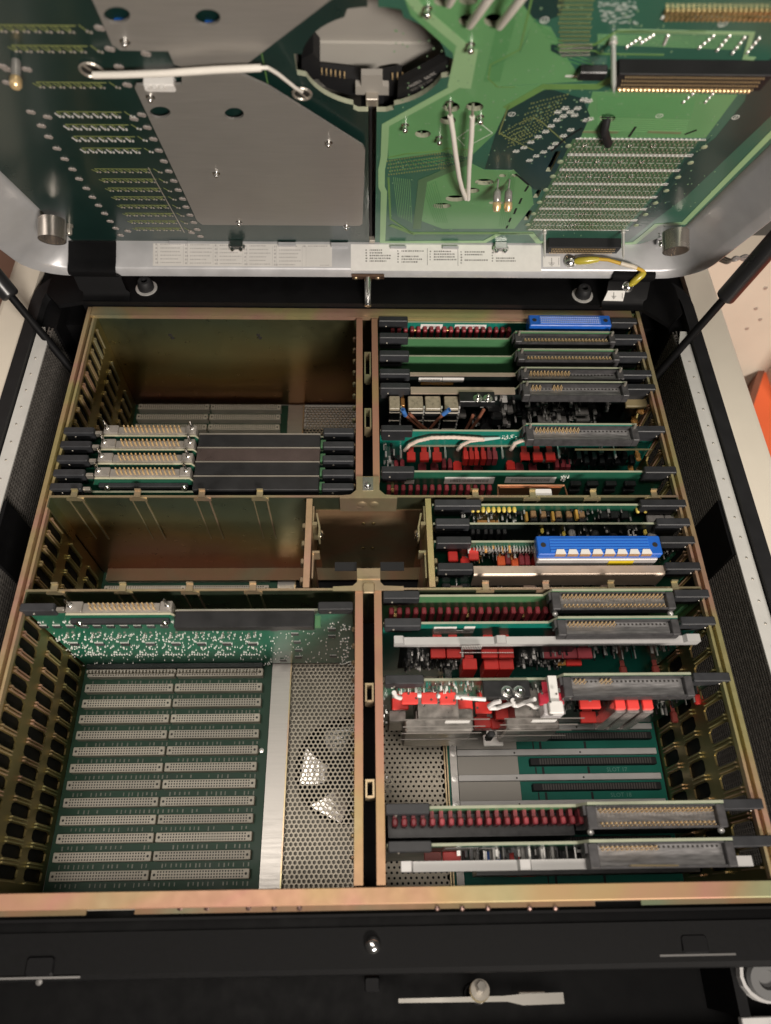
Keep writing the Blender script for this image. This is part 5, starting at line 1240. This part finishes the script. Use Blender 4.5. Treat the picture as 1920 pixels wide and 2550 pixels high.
part('rail', mb, mat('brown_rail', (.20,.14,.11), .45, .3, .1, 60), t)
for px in (1100, 1145, 1175, 1280, 1405, 1450, 1570, 1610): blockpx(t, 'chip', yc, px, 1452, px+22, 1462, DARKCOMP, 9)
clutter(t, yc, 60, 240, -45, -26, 60, [DARKCOMP, TIN, GREYCOMP], .5, 1.6, 9)
# ---- front right bay
yc = 197.3; xl, xr = pxx(1376,1480,5), pxx(1676,1480,5)
t, b = new_card('relay_card', 'light green relay card with two gold pin rows, touching the front gold cross plate', yc, RX0, RX1, PCBLT, step_poly(RX0, RX1, xl, xr, 6))
lever(t, 954, 1045, 1484, yc); lever(t, 1682, 1769, 1487, yc); tray(t, yc, xl, xr, ALL, ALL, depth=14, posts=False, screws=True)
relays(t, yc, 965, 1390, 1529, 1556, 21)
for px in (985, 1163, 1300): blockpx(t, 'brass_pad', yc, px-8, 1525, px+8, 1531, bpy.data.materials['brass_pad'], 4, .4)
yc = 175.2; xl, xr = pxx(1390,1546,5), pxx(1688,1546,5)
t, b = new_card('stiffened_card', 'teal card with white stickers and a white stiffener bar above dim red relays', yc, RX0, RX1, PCBTEAL, step_poly(RX0, RX1, xl, xr, 6))
lever(t, 957, 1049, 1552, yc); lever(t, 1697, 1784, 1552, yc); tray(t, yc, xl, xr, lambda k: k < 12, None, depth=12.5, posts=False)
stickerpx(t, 'white_sticker', yc, 1081, 1561, 1138, 1571, WHITE, .5); stickerpx(t, 'white_sticker', yc, 1157, 1560, 1184, 1571, WHITE); stickerpx(t, 'white_sticker', yc, 1082, 1570, 1180, 1576, WHITE, .8)
def bar(t, yc, pa, pb, py, y0, y1):
    xa, xb = pxx(pa, py, -8), pxx(pb, py, -8)
    mb = MB(); mb.prism([(xa,-13),(xa+1.5,-14),(xb-1.5,-14),(xb,-13),(xb,-5),(xb-10,-5),(xb-12,-8.6),(xa+85,-8.6),(xa+83.5,-5.4),(xa+77,-5.4),(xa+75.5,-8.6),(xa+8,-8.6),(xa+6.5,-5),(xa,-5)], y0, y1, 'xzy'); s_ = part('stiffener_bar', mb, BAR, t)
bar(t, yc, 981, 1740, 1592, 160.8, 166.6)
zc = lambda a, c: (930+a*.2701, 1450+c*.2701)
for (a, c, d, e) in ((525,592,662,615),(672,592,806,615),(992,592,1140,615),(1150,592,1288,615)): p, q = zc(a,c), zc(d,e); blockpx(t, 'relay', yc, p[0], p[1], q[0], q[1], RED, 19, .5)
for (a, c, d, e) in ((817,700,952,880),(1015,700,1150,880),(1152,700,1288,880)): p, q = zc(a,c), zc(d,e); blockpx(t, 'relay', yc, p[0], p[1], q[0], q[1], RED, 24, .6)
zd = lambda a, c: (1340+a*.2881, 1450+c*.2881)
for (a, c, d, e) in ((40,560,200,600),(205,560,330,600),(335,560,460,585),(235,625,368,660)): p, q = zd(a,c), zd(d,e); blockpx(t, 'relay', yc, p[0], p[1], q[0], q[1], RED if c > 600 else MAROON, 17, .6)
for (a, c) in ((735,740),(1015,735)): p = zd(a,c); blockpx(t, 'red_plug', yc, p[0]-9, p[1]-6, p[0]+9, p[1]+6, mat('dull_red', (.25,.04,.03), .5) if 'dull_red' not in bpy.data.materials else bpy.data.materials['dull_red'], 14, 1.2)
p, q = zd(150,620), zd(240,690); blockpx(t, 'tan_capacitor', yc, p[0], p[1], q[0], q[1], TAN, 16, 1.5)
mb = MB(); xa, z1_ = by(1000, 1620, yc-20); mb.box(xa, 160, yc-12, yc-10.6, -75, z1_-5); part('daughter_board', mb, PCBBLK, t, kind='stuff')
for k in range(12): blockpx(t, 'capacitor', yc-12, 1005+k*11, 1628+random.uniform(0,8), 1012+k*11, 1650+random.uniform(0,16), random.choice((DARKCOMP,DARKCOMP,GREYCOMP)), 4, .8)
clutter(t, yc-12, 30, 74, -75, -32, 150, [DARKCOMP, DARKCOMP, DARKCOMP, TIN, GREYCOMP], .5, 2.4, 5); clutter(t, yc-12, 120, 158, -70, -32, 90, [DARKCOMP, DARKCOMP, TIN, GREYCOMP], .5, 2.4, 5)
clutter(t, yc, 165, 245, -70, -20, 120, [DARKCOMP, DARKCOMP, TIN, GREYCOMP], .6, 2.6, 8)
mb = MB()
for k in range(12): x, z = by(1152+k*4.2, 1608, yc-17); mb.box(x, x+.7, yc-17.5, yc-17, z-7, z)
for k in range(32): x, z = by(1145+k*4.2, 1624, yc-17); mb.box(x, x+.8, yc-17.6, yc-17, z-1.5, z)
part('pin_row', mb, TIN, t, kind='stuff')
yc = 131.9; xl, xr = pxx(1404,1690,5), pxx(1722,1690,5)
t, b = new_card('supply_card', 'crowded card with bright red relays, looping white wire and grey metal modules', yc, RX0, RX1, PCB, step_poly(RX0, RX1, xl, xr, 6), zt=-4)
lever(t, 958, 1056, 1693, yc); lever(t, 1728, 1820, 1690, yc); tray(t, yc, xl, xr, lambda k: k in (0,1,2,6,7,8), None, depth=15, posts=False)
ze = lambda a, c: (930+a*.2701, 1660+c*.2701); zf = lambda a, c: (1340+a*.2881, 1660+c*.2881)
for (a, c, d, e, m, dp) in ((258,232,408,295,REDLT,10),(438,232,585,300,REDLT,10),(605,232,757,340,REDLT,11),(170,285,322,340,RED,12),(765,290,910,370,RED,12),(935,320,1085,375,RED,14),(972,225,1030,320,REDLT,6),(925,460,1080,590,RED,18),(1080,470,1210,560,RED,19),(1120,380,1275,470,RED,16),(1300,340,1450,440,RED,16),(1440,220,1480,290,REDLT,8),(1450,360,1560,440,RED,16)):
    p, q = ze(a,c), ze(d,e); blockpx(t, 'relay', yc, p[0], p[1], q[0], q[1], m, dp, .7)
p, q = ze(1010,150), ze(1440,300); x0_, x1_ = pxx(p[0],1705,-1), pxx(q[0],1705,-1)
mb = MB(); mb.bbox(x0_, x1_, yc-13, yc-1, -9, -1.0, .4); blk = part('terminal_block', mb, DARKCOMP, t); sub(blk)
for a in (1232, 1345):
    p = ze(a, 232); x, y = bz(p[0], p[1], -.5); mb = MB(); mb.lathe((x,y,-1), (0,0,1), [(4.4,0),(4.4,.5),(3.4,.6),(3.4,2.4),(2.2,2.6),(1.2,2.0)], 16); part('terminal_screw', mb, CHROME, blk, smooth=True)
for (pts, r) in (([(190,240),(205,275),(250,290)], 1.6), ([(755,280),(900,292),(1030,302)], 1.5), ([(1170,320),(1120,330),(1065,360),(1075,382),(1140,380),(1240,350),(1290,330),(1285,310)], 1.7), ([(1285,310),(1290,355),(1330,360),(1400,330),(1490,300)], 1.6), ([(1400,330),(1450,350),(1480,375),(1550,370)], 1.5), ([(405,265),(440,265)], 1.6), ([(585,270),(608,272)], 1.6)):
    q = [];
    for (a, c) in pts: p = ze(a, c); x, z = by(p[0], p[1], yc-15); q.append((x, yc-15, z))
    mb = MB(); mb.tube(q, r, 8); part('white_wire', mb, mat('bright_white_wire', (.80,.78,.76), .45), t, smooth=True) if 'bright_white_wire' not in bpy.data.materials else part('white_wire', mb, bpy.data.materials['bright_white_wire'], t, smooth=True)
p, q = ze(1520,205), (1400,1742); blockpx(t, 'pink_plug', yc, p[0], 1724, 1401, 1742, mat('pink_red_plug', (.55,.03,.06), .4) if 'pink_red_plug' not in bpy.data.materials else bpy.data.materials['pink_red_plug'], 17, .8)
blockpx(t, 'grey_plug', yc, 1352, 1748, 1402, 1790, mat('pale_grey_plug', (.52,.49,.49), .5), 24, .8); blockpx(t, 'white_plug', yc, 1366, 1744, 1401, 1782, WHITE, 27, .8)
for (a, c, d, e, lab) in ((290,480,912,730,'left metal module'),(1215,470,1700,690,'right metal module')):
    p, q = ze(a,c), ze(d,e); m_ = blockpx(t, 'shield_module', yc, p[0], p[1], q[0], q[1], SHIELD, 30, 1.2, label=lab); sub(m_)
    x0_, zt_ = by(p[0], p[1], yc-30); x1_, zb_ = by(q[0], q[1], yc-30)
    mb = MB()
    for k in range(4): z = zt_-2-k*(zt_-zb_)/4.4; mb.box(x0_-.3, x1_+.3, yc-30.6, yc-30.05, z-.6, z)
    part('module_rib', mb, mat('dull_rib', (.25,.23,.21), .45, .3) if 'dull_rib' not in bpy.data.materials else bpy.data.materials['dull_rib'], m_, kind='stuff')
    mb = MB(); 
    for k in range(10): x = x0_+3+k*(x1_-x0_-6)/10; mb.lathe((x,yc-12-random.uniform(0,14),zt_), (0,0,1), [(.9,0),(.8,.6),(.3,.8)], 6)
    part('pin_head', mb, CHROME, m_, kind='stuff')
    mb = MB(); xm = x0_+(x1_-x0_)*(.48 if a < 1000 else .35); mb.box(xm, xm+17, yc-31.4, yc-31.05, zt_-9, zt_-2.5); part('module_label', mb, WHITE, m_)
for (a, c, d, e) in ((140,400,300,590),(385,400,545,500),(585,375,720,470),(740,385,915,490)): p, q = ze(a,c), ze(d,e); blockpx(t, 'shield_module', yc, p[0], p[1], q[0], q[1], SHIELD, 20, .8)
SILV = mat('mirror_can', (.60,.52,.50), .2, .7, .2, 150)
for (a, d) in ((655,742),(760,860),(893,980)):
    p, q = zf(a,290), zf(d,545); m_ = blockpx(t, 'tall_relay', yc, p[0], p[1], q[0], q[1], SILV, 22, .8); sub(m_)
    p2, q2 = zf(a,258), zf(d,292); blockpx(m_, 'red_cap', yc, p2[0], p2[1], q2[0], q2[1], REDLT, 20, .5)
p, q = zf(360,385), zf(495,430); blockpx(t, 'relay', yc, p[0], p[1], q[0], q[1], RED, 18, .6)
p, q = zf(350,258), zf(530,285); blockpx(t, 'relay', yc, p[0], p[1], q[0], q[1], REDLT, 14, .6)
p, q = zf(1345,235), zf(1420,285); blockpx(t, 'relay', yc, p[0], p[1], q[0], q[1], RED, 8, 1)
p, q = zf(1145,385), zf(1200,435); blockpx(t, 'red_plug', yc, p[0], p[1], q[0], q[1], bpy.data.materials['dull_red'], 14, 1)
p, q = ze(1010,575), ze(1190,725); m_ = blockpx(t, 'white_bracket', yc, p[0], p[1]+14, q[0], q[1], WHITE, 30, .8); sub(m_)
blockpx(m_, 'black_core', yc-30, p[0]+12, p[1]+4, p[0]+30, p[1]+30, RUB, 4, 1)
mb = MB()
for k in range(34):
    x, z = by(1430+k*5.9, 1830, yc-8); mb.box(x, x+.9, yc-8.5, yc-6, z-4, z+1); mb.box(x+.4, x+1.3, yc-9.5, yc-8.5, z-7, z-2)
part('gold_finger', mb, mat('dull_gold', (.42,.30,.13), .4, .7), t, kind='stuff')
clutter(t, yc, 14, 135, -30, -7, 130, [DARKCOMP, TIN, SILK, PCBTEAL], .4, 1.8, 4); clutter(t, yc, 140, 250, -90, -18, 170, [DARKCOMP, DARKCOMP, GREYCOMP, TIN], .6, 3, 10); clutter(t, yc, 236, 250, -16, -6, 24, [TIN, SILK], .4, 1.2, 2)
clutter(t, yc-6, 12, 30, -110, -60, 34, [TIN, CHROME], .6, 1.8, 3)
yc = 45.6; xl, xr = pxx(1462,2006,5), pxx(1802,2006,5)
t, b = new_card('relay_card', 'pale green relay card with two gold pin rows, just behind the frontmost right card', yc, RX0, RX1, PCBLT, step_poly(RX0, RX1, xl, xr, 6))
lever(t, 960, 1070, 2014, yc); lever(t, 1798, 1902, 2006, yc); tray(t, yc, xl, xr, ALL, ALL, depth=14.5, posts=False, screws=True)
yb_, yf_ = bz(1200,2034,-11)[1], bz(1200,2055,-11)[1]
xa_, xb_ = pxx(972,2045,-11), pxx(1462,2045,-11); w_ = (xb_-xa_)/21
mb = MB(); mb.bbox(-w_*.29, w_*.29, yf_-yc, yb_-yc, -13, 0, .9); mb.box(-w_*.2, w_*.2, yb_-yc-.1, 0, -12, -4); rme = mb.mesh('relay', [MAROON])
for k in range(21): place('relay', rme, t, (xa_+w_*(k+.5), yc, -11))

for px in (1000, 1205, 1365): blockpx(t, 'brass_pad', yc, px-6, 2028, px+6, 2034, bpy.data.materials['brass_pad'], 5, .4)
mb = MB(); mb.box(13,142,yc-15,yc-.2,-70,-30); part('dark_gap_block', mb, DARKCOMP, t); mb = MB(); mb.box(146,236,yc-11,yc-.2,-70,-40); part('dark_gap_block', mb, DARKCOMP, t)  # added dark blocks keep the gap below the relays black
mb = MB()
for k in range(7): x, z = by(985+k*21, 2088, yc-9); mb.lathe((x,yc-4,z), (0,-1,.4), [(1.2,0),(1.2,4),(.5,5)], 6)
part('solder_post', mb, TIN, t, kind='stuff')
yc = 23.0; xl, xr = pxx(1466,2096,5), pxx(1824,2096,5)
t, b = new_card('stiffened_card', 'frontmost right card with a long white stiffener bar beside the front gold rail', yc, RX0, RX1, PCB, step_poly(RX0, RX1, xl, xr, 6))
lever(t, 966, 1075, 2104, yc); lever(t, 1820, 1932, 2094, yc); tray(t, yc, xl, xr, lambda k: k < 12, None, depth=15, posts=False)
bar(t, yc, 998, 1868, 2142, 8.4, 14.6)
stickerpx(t, 'white_sticker', yc, 1108, 2112, 1190, 2117, WHITE); stickerpx(t, 'white_sticker', yc, 1195, 2112, 1238, 2116, WHITE, .5)
for (a, c, m) in ((1056,1098,bpy.data.materials['dull_red']),(1102,1146,RED),(1205,1245,BLUE),(1250,1292,RED),(1316,1392,BLUE)): blockpx(t, 'relay', yc, a, 2121, c, 2130, m, 7, .5)
for (a, c) in ((1190,1230),(1252,1296),(1298,1330),(1466,1520)): blockpx(t, 'relay', yc, a, 2152, c, 2162, RED, 13, .5)
mb = MB(); mb.box(76,236,yc-15,yc-.2,-80,-58); part('dark_gap_block', mb, DARKCOMP, t)  # added dark block, blackens the gap below this card
clutter(t, yc, 60, 240, -60, -20, 160, [DARKCOMP, DARKCOMP, GREYCOMP, TIN], .6, 3, 12)
mb = MB()
for k in range(24): x, z = by(1572+k*5, 2154, yc-15); mb.box(x, x+.8, yc-15.5, yc-14.8, z-5, z)
part('pin_row', mb, mat('dull_brass', (.30,.24,.13), .4, .7), t, kind='stuff')
# ---- left bays: cards with a D connector, one shared kind
LX0, LX1 = -257, -12
def dcard(yc, label, group, mezz=True, screws=False, cov=COVER, xs=0, smd=False):
    t, b = new_card('interface_card', label, yc+5, LX0, LX1, PCB, zt=-9, group=group)
    for (xa, xb) in ((-259,-233.5),(-38,-11.5)):
        mb = MB(); mb.bbox(xa, xb, yc+2, yc+8.5, -8.5, 1.2, .8); l_ = part('extractor_lever', mb, LEV, t); sub(l_)
        mb = MB(); mb.lathe((xa+9, yc+2, -5), (0,-1,0), [(1,0),(.8,.5)], 8); part('rivet', mb, STEEL, l_)
    mb = MB(); mb.bbox(-233, -227, yc+3, yc+6, -6, -1, .4); part('lever_pin', mb, STEEL, t)
    if not mezz: return t
    mb = MB(); mb.bbox(-144, -40.5, yc-11, yc+1.5, -8, 0, .6); part('cover_bar', mb, cov, t)
    mb = MB(); mb.box(-144, -40.5, yc+1.6, yc+2.6, -8, .5); part('cover_edge', mb, STEEL, t)
    mb = MB(); mb.box(-40.2, -36, yc-9, yc-1, -9, -4); part('green_tab', mb, PCBLT, t)
    mb = MB(); mb.prism([(-228,-8),(-225.5,-3),(-224,1.2),(-147,1.2),(-145,-2),(-142.5,-8)], yc-1.6, yc, 'xzy', 0, 1); mz = part('carrier_board', mb, [PCB, mat('carrier_edge', (.48,.46,.33), .5, 0, .1, 90) if 'carrier_edge' not in bpy.data.materials else bpy.data.materials['carrier_edge']], t); sub(mz)
    mb = MB(); mb.bbox(-222, -149, yc-5.5, yc-1.7, -9, -4, .5); part('lower_block', mb, LEV, t)
    mb = MB(); mb.bbox(-212, -155, yc+.1, yc+7.5, -8, 2.6, .5); mb.bbox(-224, -212, yc+.1, yc+8.5, -8, 3.8, .5); mb.bbox(-155, -146, yc+.1, yc+8.5, -8, 3.8, .5); ds = part('d_connector', mb, STEEL if False else mat('d_shell', (.30,.275,.245), .4, .4, .1, 120) if 'd_shell' not in bpy.data.materials else bpy.data.materials['d_shell'], t); sub(ds)
    mb = MB()
    for r in range(2):
        for k in range(14): mb.lathe((-206.5+k*3.55+r*1.2, yc+5.4-r*3.0, 2.4), (0,0,1), [(.75,0),(.75,4.6),(.3,5.4)], 6)
    part('gold_pin', mb, GOLD, ds, kind='stuff')
    for x in (-221, -149.5):
        mb = MB(); mb.lathe((x,yc+5,3.6), (0,0,1), [(2.0,0),(2.0,1.2),(1.3,1.5),(1.3,9),(.5,11.4)], 10); part('guide_post', mb, CHROME, ds, smooth=True)
    if screws:
        for x in (-215, -152):
            mb = MB(); mb.lathe((x,yc-5.5,-5.5), (0,-1,.3), [(2.6,0),(2.6,.8),(1.8,1.8),(.6,2.2)], 12); part('cover_screw', mb, CHROME, t, smooth=True)
    return t
names = ['rearmost', 'second', 'third', 'fourth']
for k, y in enumerate((344.6, 330.4, 316.2, 302.0)):
    dcard(y, '%s of the four stacked cards with D connectors, counted from the back' % names[k], 'cards with D connectors in the back left bay', True, k == 3, COVER if k != 1 else mat('brown_black_cover', (.075,.055,.05), .3, .2, .15, 60))
dcard(288.6, 'black lever card without a connector, tight behind the rear gold cross plate on the left', 'cards with D connectors in the back left bay', False)
PCB_KEEP = PCB; PCB = mat('smd_green_board', (.016,.12,.07), .36, 0, .12, 60, coat=.2)
t = dcard(183.4, 'single card in the front left bay, its green face crowded with tiny chips', 'cards with D connectors in the back left bay', True, True)
PCB = PCB_KEEP
# its front face, populated
yc = 188.4
ic = MB(); ic.bbox(-3.4,3.4,-1.4,-.05,-2.2,2.2,.3); legs = MB()
ICM = mat('small_ic', (.04,.045,.045), .4, 0, .2, 200)
for k in range(8): legs.box(-3.1+k*.85,-2.75+k*.85,-.9,-.05,2.2,3.3); legs.box(-3.1+k*.85,-2.75+k*.85,-.9,-.05,-3.3,-2.2)
icm, lgm = ic.mesh('chip', [ICM]), legs.mesh('chip_legs', [mat('whitened_leg_solder', (.80,.78,.74), .3, 0)])  # legs whitened so the weakly lit card face looks lit
def chip(px, py, sc=1.0):
    x, z = by(px, py, yc); o = place('chip', icm, t, (x, yc, z)); o.scale = (sc, 1, sc); l_ = bpy.data.objects.new('chip_legs', lgm); SC.collection.objects.link(l_); l_.parent = o; l_['kind'] = 'stuff'
z7 = lambda a, c: (a*.5762, 1200+c*.5762)
for k in range(16): chip(*z7(190+k*58, 622), .9)
for k in range(8): chip(*z7(322+k*110, 698), 1.1)
for (a, c) in ((1185,635),(1275,655),(1285,690),(1290,725),(1290,755),(1435,635),(1435,665),(1440,750),(1225,770)): chip(*z7(a, c), .9)
sm = [MB(), MB(), MB()]
def bit(px, py, w, h, m=0):
    x, z = by(px, py, yc); sm[m].box(x-w/2, x+w/2, yc-.9, yc-.05, z-h/2, z+h/2)
for k in range(8):
    cx = 300 + k*112
    rnd = random.Random(5)
    for (dx, dy) in ((-8,-50),(-8,-40),(-12,-30),(15,-55),(20,-40)): p = z7(cx+dx, 698+dy*.9); bit(*p, 1.7, 1.5, 2)
    for i in range(34): p = z7(cx+rnd.uniform(-48,48), 700+rnd.uniform(-45,38)); bit(*p, rnd.choice((.6,.9,1.2)), rnd.choice((.8,1.2,1.7)), rnd.choice((0,0,1)))
    for i in range(8): p = z7(cx-40+i*11, 745+rnd.uniform(-3,3)); bit(*p, 1.2, 1.6)
for i in range(90): p = z7(random.uniform(160,1180), 603+random.uniform(-4,4)); bit(*p, .6, 1.6)
for i in range(130): p = z7(random.uniform(1160,1520), random.uniform(600,780)); bit(*p, random.choice((.5,.8)), random.choice((.8,1.3)), random.choice((0,0,0,1)))
for i in range(110): p = z7(random.uniform(330,1180), random.uniform(780,815)); bit(*p, .9, .9)
for i in range(46): p = z7(1500+random.uniform(-28,16), random.uniform(615,790)); bit(*p, 1.3, 1.3)
for i in range(260): p = z7(random.uniform(230,1150), random.uniform(645,770)); bit(*p, random.choice((.5,.7)), random.choice((.7,1.2,1.6)), random.choice((0,0,1)))
BRS = mat('whitened_solder', (.86,.84,.80), .3, 0)  # solder whitened, brightness of a lit face put into its colour
for m, b_, n_ in zip((BRS, SILK, PAD), sm, ('solder_joint', 'small_component', 'capacitor')): part(n_, b_, m, t, kind='stuff')
# bottom comb connector of that card
mb = MB(); mb.bbox(-254, -95, yc-5, yc-.2, FZ+9, FZ+12, .5); mb2 = MB()
for k in range(52): mb2.box(-252+k*3.0, -250.8+k*3.0, yc-9.5, yc-7, FZ+10, FZ+14)
cc = part('comb_connector', mb, PCBBLK, t); sub(cc); part('comb_pin', mb2, BEIGE, cc, kind='stuff')
# ------------------------------------------------------------------ things in the front lock recess
kx, ky = bz(1193, 2485, -62)
kl = thing('latch_key', 'flat steel latch key on a hex bolt lying in the dark front recess', 'latch', (kx, ky, -100))
mb = MB(); mb.lathe((kx,ky,-100), (0,0,1), [(6,0),(6,6),(4.6,6.4),(4.6,34)], 16); part('post', mb, BLK, kl)
mb = MB(); mb.lathe((kx,ky+2,-66), (0,.25,1), [(6.2,0),(6.2,4),(5.4,4.2),(5.4,6)], 6); part('lower_nut', mb, STEEL, kl)
mb = MB(); mb.lathe((kx,ky+4,-58.5), (0,.25,1), [(6.6,0),(6.6,1.6)], 18); part('washer', mb, Z_LITE, kl); mb = MB(); mb.lathe((kx,ky+4.6,-56), (0,.25,1), [(6.2,0),(6.2,2.4)], 18); part('washer', mb, STEEL, kl)
mb = MB(); mb.lathe((kx,ky+6,-53), (0,.25,1), [(3.3,0),(3.3,7),(2.8,8)], 6); part('hex_bolt', mb, mat('grey_bolt', (.34,.32,.29), .4, .6, .1, 90), kl)
xa = pxx(992,2493,-62); xb = pxx(1300,2492,-62); xc = pxx(1402,2488,-62)
mb = MB(); mb.prism([(xa,ky-1.6),(xb-10,ky-2.2),(xb,ky-4.4),(xc,ky-4.0),(xc,ky+2.2),(xb+2,ky+2),(xb-12,ky+1.0),(xa,ky+.8)], -61.5, -59.5); part('key_blade', mb, mat('shaded_key_steel', (.22,.21,.19), .45, .7, .1, 60), kl)  # blade steel darkened, the shade on it put into its colour
mb = MB(); x_, y_ = bz(1325, 2476, -66); mb.bbox(x_-9, x_+9, y_-1.5, y_+1.5, -70, -66, .5); part('stop', mb, STEEL, kl)
rx, ry = bz(1892, 2432, -50)
ro = thing('roller_stop', 'grey rubber roller in a pale bracket at the bottom right corner', 'roller', (rx, ry, -110))
mb = MB(); mb.lathe((rx+4,ry,-52), (-.15,-.25,1), [(13,0),(13,5),(11,7),(6,7),(5,4),(1,4)], 24); part('rubber_wheel', mb, mat('grey_rubber', (.075,.075,.075), .6, 0, .1, 60), ro, smooth=True)
mb = MB(); mb.ribbon([(rx+4+16*math.cos(math.radians(a)), ry+14*math.sin(math.radians(a))) for a in range(60, 301, 20)], 2.2, -58, -50); part('bracket', mb, BAR, ro, smooth=True)
mb = MB(); mb.box(rx-16, rx-9, ry-22, ry+10, -112, -56); part('arm', mb, BLK, ro)
mb = MB(); x_, y_ = bz(1845, 2538, -58); mb.bbox(x_, x_+60, y_-16, y_+1, -62, -57, .6); wp_ = thing('pale_strip', 'pale plastic strip at the bottom right corner below the roller', 'strip', (x_+30, y_-8, -62)); part('strip_body', mb, BAR, wp_)
for o in list(bpy.data.objects):
    for k in ('base', 'yc', 'frame'):
        if k in o: del o[k]
